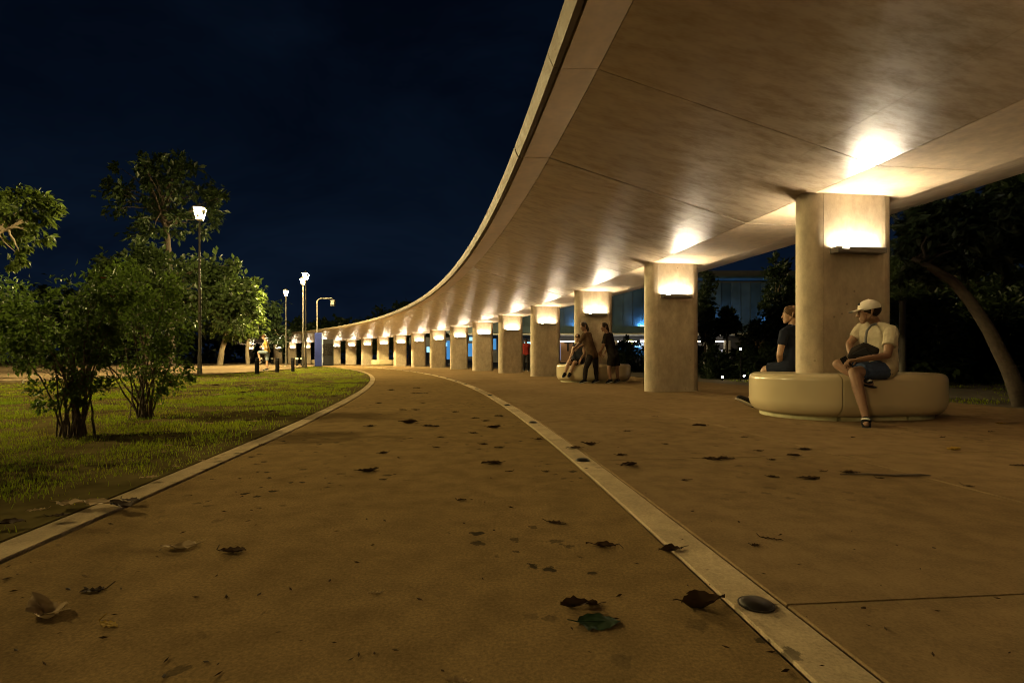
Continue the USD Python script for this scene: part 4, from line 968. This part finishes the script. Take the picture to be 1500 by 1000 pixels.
def person(label, J, face, skin='skin', shirt='tee', sleeve=.5, bottoms='denim', short=.75, shoes='black', hair='hair', cap=None, cat='person', fine=.014, gaze_up=0.0, long=0.0, curl=.7, group=None, fat=1.0, shoe_dirs=None, hands=True, palm=None):
    """J: world joints. Everything is built about the hips and hung under one Xform at the feet."""
    base = np.array([J['hip'][0], J['hip'][1], min(J['ankL'][2], J['ankR'][2]) - .08])
    t = thing('person', label, cat, base, 0, group)
    J = {k: np.asarray(v, float) - base for k, v in J.items()}
    up = unit(J['neck'] - J['hip']); lat = unit(J['shL'] - J['shR']); fwd = np.cross(lat, up)
    hl = unit(J['hipL'] - J['hipR'])
    waist = J['hip'] * .58 + J['neck'] * .42; chest = J['hip'] * .30 + J['neck'] * .70 + fwd * .01
    b = Manifold()
    tor = lambda g: (Manifold.batch_hull([ball(J['hip'] + hl * .075, .105 * fat + g), ball(J['hip'] - hl * .075, .105 * fat + g), ball(waist + lat * .06, .095 * fat + g), ball(waist - lat * .06, .095 * fat + g)])
                     + Manifold.batch_hull([ball(waist + lat * .06, .095 * fat + g), ball(waist - lat * .06, .095 * fat + g), ball(chest + lat * .075, .10 * fat + g), ball(chest - lat * .075, .10 * fat + g)])
                     + Manifold.batch_hull([ball(chest + lat * .075, .10 * fat + g), ball(chest - lat * .075, .10 * fat + g), ball(J['shL'] - lat * .03, .052 + g), ball(J['shR'] + lat * .03, .052 + g), ball(J['neck'] - up * .025, .055 + g)]))
    b = b + tor(0)
    hc = J['head']
    b = b + chain([(J['neck'] - up * .04, .058), (J['neck'] + (hc - J['neck']) * .35, .052), (hc + np.array([0, 0, -.05]) - unit(face) * .02, .050)])
    for s in 'LR':
        b = b + chain([(J['sh' + s], .052), (J['sh' + s] * .5 + J['el' + s] * .5, .045 * fat), (J['el' + s], .036), (J['el' + s] * .6 + J['wr' + s] * .4, .036), (J['wr' + s], .0245)])
        b = b + chain([(J['hip' + s], .088 * fat), (J['hip' + s] * .5 + J['kn' + s] * .5, .072 * fat), (J['kn' + s], .053), (J['kn' + s] * .65 + J['an' + 'k' + s] * .35, .054), (J['ank' + s], .034)])
        d = unit((J['toe' + s] - J['ank' + s]))
        b = b + chain([(J['ank' + s] - [0, 0, .02], .036), (J['ank' + s] * .5 + J['toe' + s] * .5 - [0, 0, .012], .034), (J['toe' + s], .024)])
        if hands:
            fd = unit(J.get('fin' + s, J['wr' + s] + (J['wr' + s] - J['el' + s])) - J['wr' + s])
            upv = np.array((palm or {}).get(s, (0, 0, 1.0)), float)
            if abs(upv @ fd) > .95: upv = np.array([fwd[0], fwd[1], .2])
            b = b + place(hand(1 if s == 'L' else -1, curl), J['wr' + s], fd, upv)
    sk, eyes, iris = head_parts()
    face = unit(face); hu = np.array([0, 0, 1.0]) + up * .25
    b = b + place(sk, hc, face, hu)
    obj('body', soften(b, fine, 4), M[skin], t, smooth=True)
    obj('eyes', man(place(eyes, hc, face, hu)), M['eye'], t, smooth=True); obj('irises', man(place(iris, hc, face, hu)), M['iris'], t, smooth=True)
    obj('hair', soften(place(hair_shape(1.0, long), hc, face, hu), .018, 2, .012, 3), M[hair], t, smooth=True)
    # shirt
    sh = tor(.014)
    for s in 'LR':
        d = J['el' + s] - J['sh' + s]; e = J['sh' + s] + d * sleeve
        c = chain([(J['sh' + s] - lat * (.008 if s == 'L' else -.008), .064 * fat), (J['sh' + s] + d * .3, .060 * fat), (e + d * .1, .060 * fat)])
        sh = sh + c.trim_by_plane(list(map(float, -unit(d))), float(-unit(d) @ e))
    sh = sh.trim_by_plane(list(map(float, up)), float(up @ (J['hip'] - up * .10)))
    ct = J['neck'] + up * .012
    sh = sh.trim_by_plane(list(map(float, -unit(up - fwd * .25))), float(-unit(up - fwd * .25) @ ct))
    obj('shirt', soften(sh, fine * 1.1, 3, .022, 5), M[shirt], t, smooth=True)
    # shorts or trousers
    so = Manifold.batch_hull([ball(J['hip'] + hl * .075, .112 * fat), ball(J['hip'] - hl * .075, .112 * fat), ball(J['hip'] + up * .10 + hl * .06, .095 * fat), ball(J['hip'] + up * .10 - hl * .06, .095 * fat)])
    for s in 'LR':
        d = J['kn' + s] - J['hip' + s]
        if short <= 1:
            e = J['hip' + s] + d * short; c = chain([(J['hip' + s], .100 * fat), (J['hip' + s] + d * .5, .090 * fat), (e + d * .15, .084 * fat)])
            so = so + c.trim_by_plane(list(map(float, -unit(d))), float(-unit(d) @ e))
        else:
            so = so + chain([(J['hip' + s], .100 * fat), (J['hip' + s] + d * .5, .085 * fat), (J['kn' + s], .066), (J['kn' + s] * .5 + J['ank' + s] * .5, .062), (J['ank' + s] + [0, 0, .02], .05)])
    so = so.trim_by_plane(list(map(float, -up)), float(-up @ (J['hip'] + up * .13)))
    obj('shorts' if short <= 1 else 'trousers', soften(so, fine * 1.1, 3, .016, 6), M[bottoms], t, smooth=True)
    for s in 'LR':
        d = unit(J['toe' + s] - J['ank' + s]); hv = unit(np.array([d[0], d[1], d[2] * .6])); a, o = J['ank' + s], J['toe' + s]
        heel = a - hv * .045 + [0, 0, -.035]
        if shoes == 'sandal':
            n_ = unit(np.cross(np.cross(hv, [0, 0, 1.]), hv)); off = -n_ * .035
            sole = Manifold.batch_hull([ball(heel + off * .4, (.034, .034, .010)), ball(a * .45 + o * .55 + off, (.044, .044, .010)), ball(o + hv * .03 + off * .8, (.036, .036, .010))])
            st = Manifold.batch_hull([ball(a * .35 + o * .65 + n_ * .004, (.046, .046, .028)), ball(a * .5 + o * .5 + n_ * .006, (.044, .044, .032))])
            so_ = obj('sandal', soften(sole, .02, 2), M['black'], t, smooth=True); obj('strap', soften(st, .02, 2), M['black'], so_, smooth=True)
            obj('strap_stripe', soften(Manifold.batch_hull([ball(a * .40 + o * .60 + n_ * .0065, (.0465, .0465, .0283)), ball(a * .44 + o * .56 + n_ * .0075, (.0455, .0455, .0295))]), .02, 1), M['white_rubber'], so_, smooth=True)
        else:
            up_ = Manifold.batch_hull([ball(heel, .036), ball(a + [0, 0, .008], .042), ball(a * .5 + o * .5 - [0, 0, .01], .042), ball(o, .036), ball(o + hv * .03 - [0, 0, .008], .028)])
            up_ = up_
            so_ = obj('shoe', soften(up_, .018, 3), M[shoes], t, smooth=True)
            n_ = unit(np.cross(np.cross(hv, [0, 0, 1.]), hv)); off = -n_ * .034
            obj('sole', soften(Manifold.batch_hull([ball(heel + off * .35, (.042, .042, .012)), ball(a * .45 + o * .55 + off * .95, (.048, .048, .012)), ball(o + hv * .035 + off * .75, (.036, .036, .012))]), .02, 1), M['white_rubber'], so_, smooth=True)
    if cap:
        crown = ball((-.014, 0, .048), (.108, .090, .098), 28).trim_by_plane([.08, 0, 1], .035)
        brim = Manifold.batch_hull([ball((.07, .058, .048), (.014, .014, .007)), ball((.07, -.058, .048), (.014, .014, .007)), ball((.155, .030, .030), (.018, .02, .006)), ball((.155, -.030, .030), (.018, .02, .006)), ball((.168, 0, .030), (.012, .02, .006))])
        c_ = obj('cap', soften(place(crown, hc, face, hu), .014, 2, .006, 8), M[cap], t, smooth=True)
        obj('brim', soften(place(brim, hc, face, hu), .014, 2), M[cap], c_, smooth=True)
        obj('brim_tip', soften(place(Manifold.batch_hull([ball((.158, .034, .0295), (.016, .018, .0075)), ball((.158, -.034, .0295), (.016, .018, .0075)), ball((.172, 0, .0295), (.012, .02, .0075))]), hc, face, hu), .014, 1), M['grey_cloth'], c_, smooth=True)
        obj('button', man(place(ball((-.014, 0, .146), .008, 10), hc, face, hu)), M[cap], c_, smooth=True)
        obj('emblem', man(place(Manifold.batch_hull([ball((.080, .02, .098), .006, 8), ball((.080, -.02, .098), .006, 8), ball((.072, 0, .112), .006, 8)]), hc, face, hu)), M['navy'], c_)
    return t, J, base

# the man with the white cap on the near bench
J = dict(hip=at(1291, 538, 5.58), hipL=at(1296, 541, 5.50), hipR=at(1287, 540, 5.66), neck=at(1284, 474, 5.56), head=at(1272, 458.5, 5.54),
         shL=at(1306, 485, 5.40), shR=at(1263, 480, 5.70), elL=at(1300, 520, 5.31), elR=at(1244, 504, 5.72), wrL=at(1257, 527, 5.28), wrR=at(1248, 524, 5.60),
         finL=at(1225, 530, 5.32), finR=at(1236, 533, 5.50),
         knL=at(1251, 545, 5.38), ankL=at(1268, 608, 5.20), toeL=at(1263, 621, 5.08), knR=at(1228, 533, 5.58), ankR=at(1262, 556, 5.37), toeR=at(1276, 562, 5.33))
J['ankL'][2] = .10; J['toeL'] = J['ankL'] + np.array([-.07, -.115, -.068])
pm, Jm, bm_ = person('seated man in white cap, cream shirt and blue shorts on the near bench', J, (-.90, .30, -.10), shirt='tee', sleeve=.62, bottoms='denim', short=.8, shoes='sandal', cap='cap', fine=.0085, curl=.75, fat=1.06)
# his bag and phone: things of their own
bg = at(1262, 515, 5.36)
bag = thing('sling_bag', 'black sling bag hanging on the chest of the man in the white cap', 'bag', bg)
A_ = lambda x, y, Y: at(x, y, Y) - bg
obj('pouch', soften(Manifold.batch_hull([ball(A_(1246, 522, 5.42), .030), ball(A_(1280, 523, 5.30), .030), ball(A_(1266, 505, 5.40), .030), ball(A_(1284, 512, 5.32), .025), ball(A_(1250, 512, 5.46), .025)]), .015, 3, .012, 4), M['dark_cloth'], bag, smooth=True)
obj('zip_pocket', soften(Manifold.batch_hull([ball(A_(1252, 519, 5.385), .018), ball(A_(1275, 519, 5.295), .018), ball(A_(1268, 511, 5.335), .014)]), .015, 2), M['black'], bag, smooth=True)
obj('strap', MB().tube([A_(1268, 506, 5.385), A_(1268, 494, 5.385), A_(1270, 484, 5.40), A_(1276, 476.5, 5.44), A_(1284, 474, 5.52), A_(1292, 478, 5.64)], [.012] * 6, 8).mesh(), M['grey_cloth'], bag, smooth=True)
ph = at(1239, 530, 5.33)
phn = thing('phone', 'dark phone in the hands of the man in the white cap', 'phone', ph)
obj('case', man(rbox((.065, .010, .115), .004).transform(np.array([[.8, .3, -.5, 0], [-.3, .94, .1, 0], [.5, .07, .86, 0]])) ), M['black'], phn, smooth=30)

# the man in navy on the far side of the bench
J = dict(hip=at(1162, 537, 6.80), hipL=at(1156, 538, 6.72), hipR=at(1166, 538, 6.92), neck=at(1162, 477, 6.85), head=at(1158, 462, 6.86),
         shL=at(1149, 487, 6.74), shR=at(1176, 487, 7.0), elL=at(1142, 519, 6.72), elR=at(1165, 520, 7.1), wrL=at(1143, 536, 6.88), wrR=at(1150, 533, 7.1), finL=at(1134, 538, 7.0), finR=at(1140, 538, 7.1),
         knL=at(1122, 541, 6.98), ankL=at(1098, 584, 7.05), toeL=at(1083, 576, 7.03), knR=at(1138, 540, 7.2), ankR=at(1128, 590, 7.3), toeR=at(1112, 594, 7.3))
J['ankL'] = at(1098, 588, 7.08); J['toeL'] = J['ankL'] + np.array([-.125, .0, .055])
person('man in navy shirt and shorts sitting behind the nearest column, legs stretched out', J, (-.95, .30, .0), skin='skin_fair', shirt='navy', sleeve=.58, bottoms='navy', short=.85, shoes='black', hair='hair_brown', fine=.0095)

# the group at the second bench
Yb = 14.28
J = dict(hip=at(847, 528, Yb + .35), hipL=at(850, 529, Yb + .3), hipR=at(844, 529, Yb + .32), neck=at(847, 504, Yb + .35), head=at(846, 496, Yb + .28), shL=at(853.5, 507, Yb + .3), shR=at(841, 507, Yb + .3),
         elL=at(856, 518, Yb + .2), elR=at(838, 518, Yb + .22), wrL=at(850, 527, Yb + .05), wrR=at(834, 527, Yb), knL=at(841, 531, Yb - .05), knR=at(833, 531, Yb - .05), ankL=at(835, 547, Yb + .05), ankR=at(827.5, 547, Yb + .05), toeL=at(833, 551, Yb - .1), toeR=at(825, 551, Yb - .1))
person('seated figure in grey-blue tank top and dark shorts at the left of the second bench', J, (-.35, -.9, -.15), skin='skin_fair', shirt='grey_blue', sleeve=.12, bottoms='dark_cloth', short=.8, shoes='black', hair='hair_brown', fine=.02, long=.08)
Yb = 14.08
J = dict(hip=at(868, 520, Yb), hipL=at(865, 521, Yb - .08), hipR=at(871, 521, Yb + .1), neck=at(858, 487, Yb), head=at(855, 478.5, Yb), shL=at(855, 491, Yb - .17), shR=at(864, 490, Yb + .17),
         elL=at(848, 503, Yb - .2), elR=at(856, 504, Yb + .2), wrL=at(843, 508, Yb - .05), wrR=at(847, 509, Yb + .15), knL=at(858, 540, Yb - .1), knR=at(873, 540, Yb + .1), ankL=at(856.5, 556, Yb - .1), ankR=at(874, 556, Yb + .1), toeL=at(851, 559.6, Yb - .15), toeR=at(869, 559.6, Yb + .05))
for s in 'LR': J['ank' + s][2] = .085; J['toe' + s][2] = .03
person('person in brown top and dark trousers leaning over the seated figure', J, (-.9, -.3, -.35), shirt='brown_cloth', sleeve=.9, bottoms='dark_cloth', short=2, shoes='black', hair='hair', fine=.02, long=.05)
J = dict(hip=at(899, 522, Yb), hipL=at(896, 523, Yb - .1), hipR=at(902, 523, Yb + .1), neck=at(889, 488, Yb), head=at(885, 479.5, Yb), shL=at(887, 492, Yb - .17), shR=at(895, 491, Yb + .17),
         elL=at(884, 506, Yb - .2), elR=at(893, 507, Yb + .2), wrL=at(880, 514, Yb - .1), wrR=at(886, 516, Yb + .15), knL=at(892, 541, Yb - .1), knR=at(904, 541, Yb + .1), ankL=at(894, 556, Yb - .1), ankR=at(905, 556, Yb + .1), toeL=at(889.5, 559.6, Yb - .15), toeR=at(901, 559.6, Yb + .05))
for s in 'LR': J['ank' + s][2] = .085; J['toe' + s][2] = .03
person('person in dark loose top and black shorts standing at the right of the second bench', J, (-.9, -.3, -.2), shirt='dark_cloth', sleeve=.8, bottoms='dark_cloth', short=.7, shoes='black', hair='hair', fine=.02, long=.14, fat=1.08)

# the man in yellow on the plaza, one knee raised
Yr = 25.4
J = dict(hip=at(391.5, 514, Yr), hipL=at(390.5, 515, Yr - .1), hipR=at(392.5, 515, Yr + .1), neck=at(389, 500, Yr), head=at(386.3, 493.6, Yr), shL=at(389, 502, Yr - .18), shR=at(390.5, 502, Yr + .18),
         elL=at(391, 510, Yr - .25), elR=at(391, 510, Yr + .24), wrL=at(384.5, 508.5, Yr - .12), wrR=at(384.5, 508, Yr + .1), knL=at(378.5, 516, Yr - .1), ankL=at(381, 529.5, Yr - .1), toeL=at(377, 532, Yr - .1), knR=at(391, 528, Yr + .1), ankR=at(391.5, 540.0, Yr + .1), toeR=at(386.5, 542, Yr + .1))
J['ankR'][2] = .06 + .085; J['toeR'][2] = .06 + .03
person('man in yellow shirt and pale blue shorts mid-step on the plaza, knee raised', J, (-.93, -.2, -.3), skin='skin_fair', shirt='yellow_cloth', sleeve=.5, bottoms='pale_blue', short=.95, shoes='black', hair='hair_brown', fine=.022)
# a figure glimpsed between far columns
Yg = 24.0
g0 = at(770, 545, Yg)[0]
def stand(x, y0, fx):
    P = lambda dx, dy, z: np.array([x + dx, y0 + dy, z])
    return dict(hip=P(0, 0, .92), hipL=P(.09 * fx, 0, .9), hipR=P(-.09 * fx, 0, .9), neck=P(0, 0, 1.42), head=P(0, -.02, 1.56), shL=P(.18 * fx, 0, 1.38), shR=P(-.18 * fx, 0, 1.38), elL=P(.23 * fx, 0, 1.1), elR=P(-.23 * fx, 0, 1.1),
                wrL=P(.22 * fx, -.08, .86), wrR=P(-.22 * fx, -.08, .86), knL=P(.1 * fx, -.02, .5), knR=P(-.1 * fx, -.02, .5), ankL=P(.1 * fx, .02, .085), ankR=P(-.1 * fx, .02, .085), toeL=P(.11 * fx, -.12, .03), toeR=P(-.11 * fx, -.12, .03))
person('person in red shirt glimpsed between the fourth and fifth columns', stand(at(770.5, 530, 27.0)[0], 27.0, 1), (-.3, -.95, 0), shirt='red_cloth', sleeve=.5, bottoms='dark_cloth', short=2, fine=.03, hands=False)
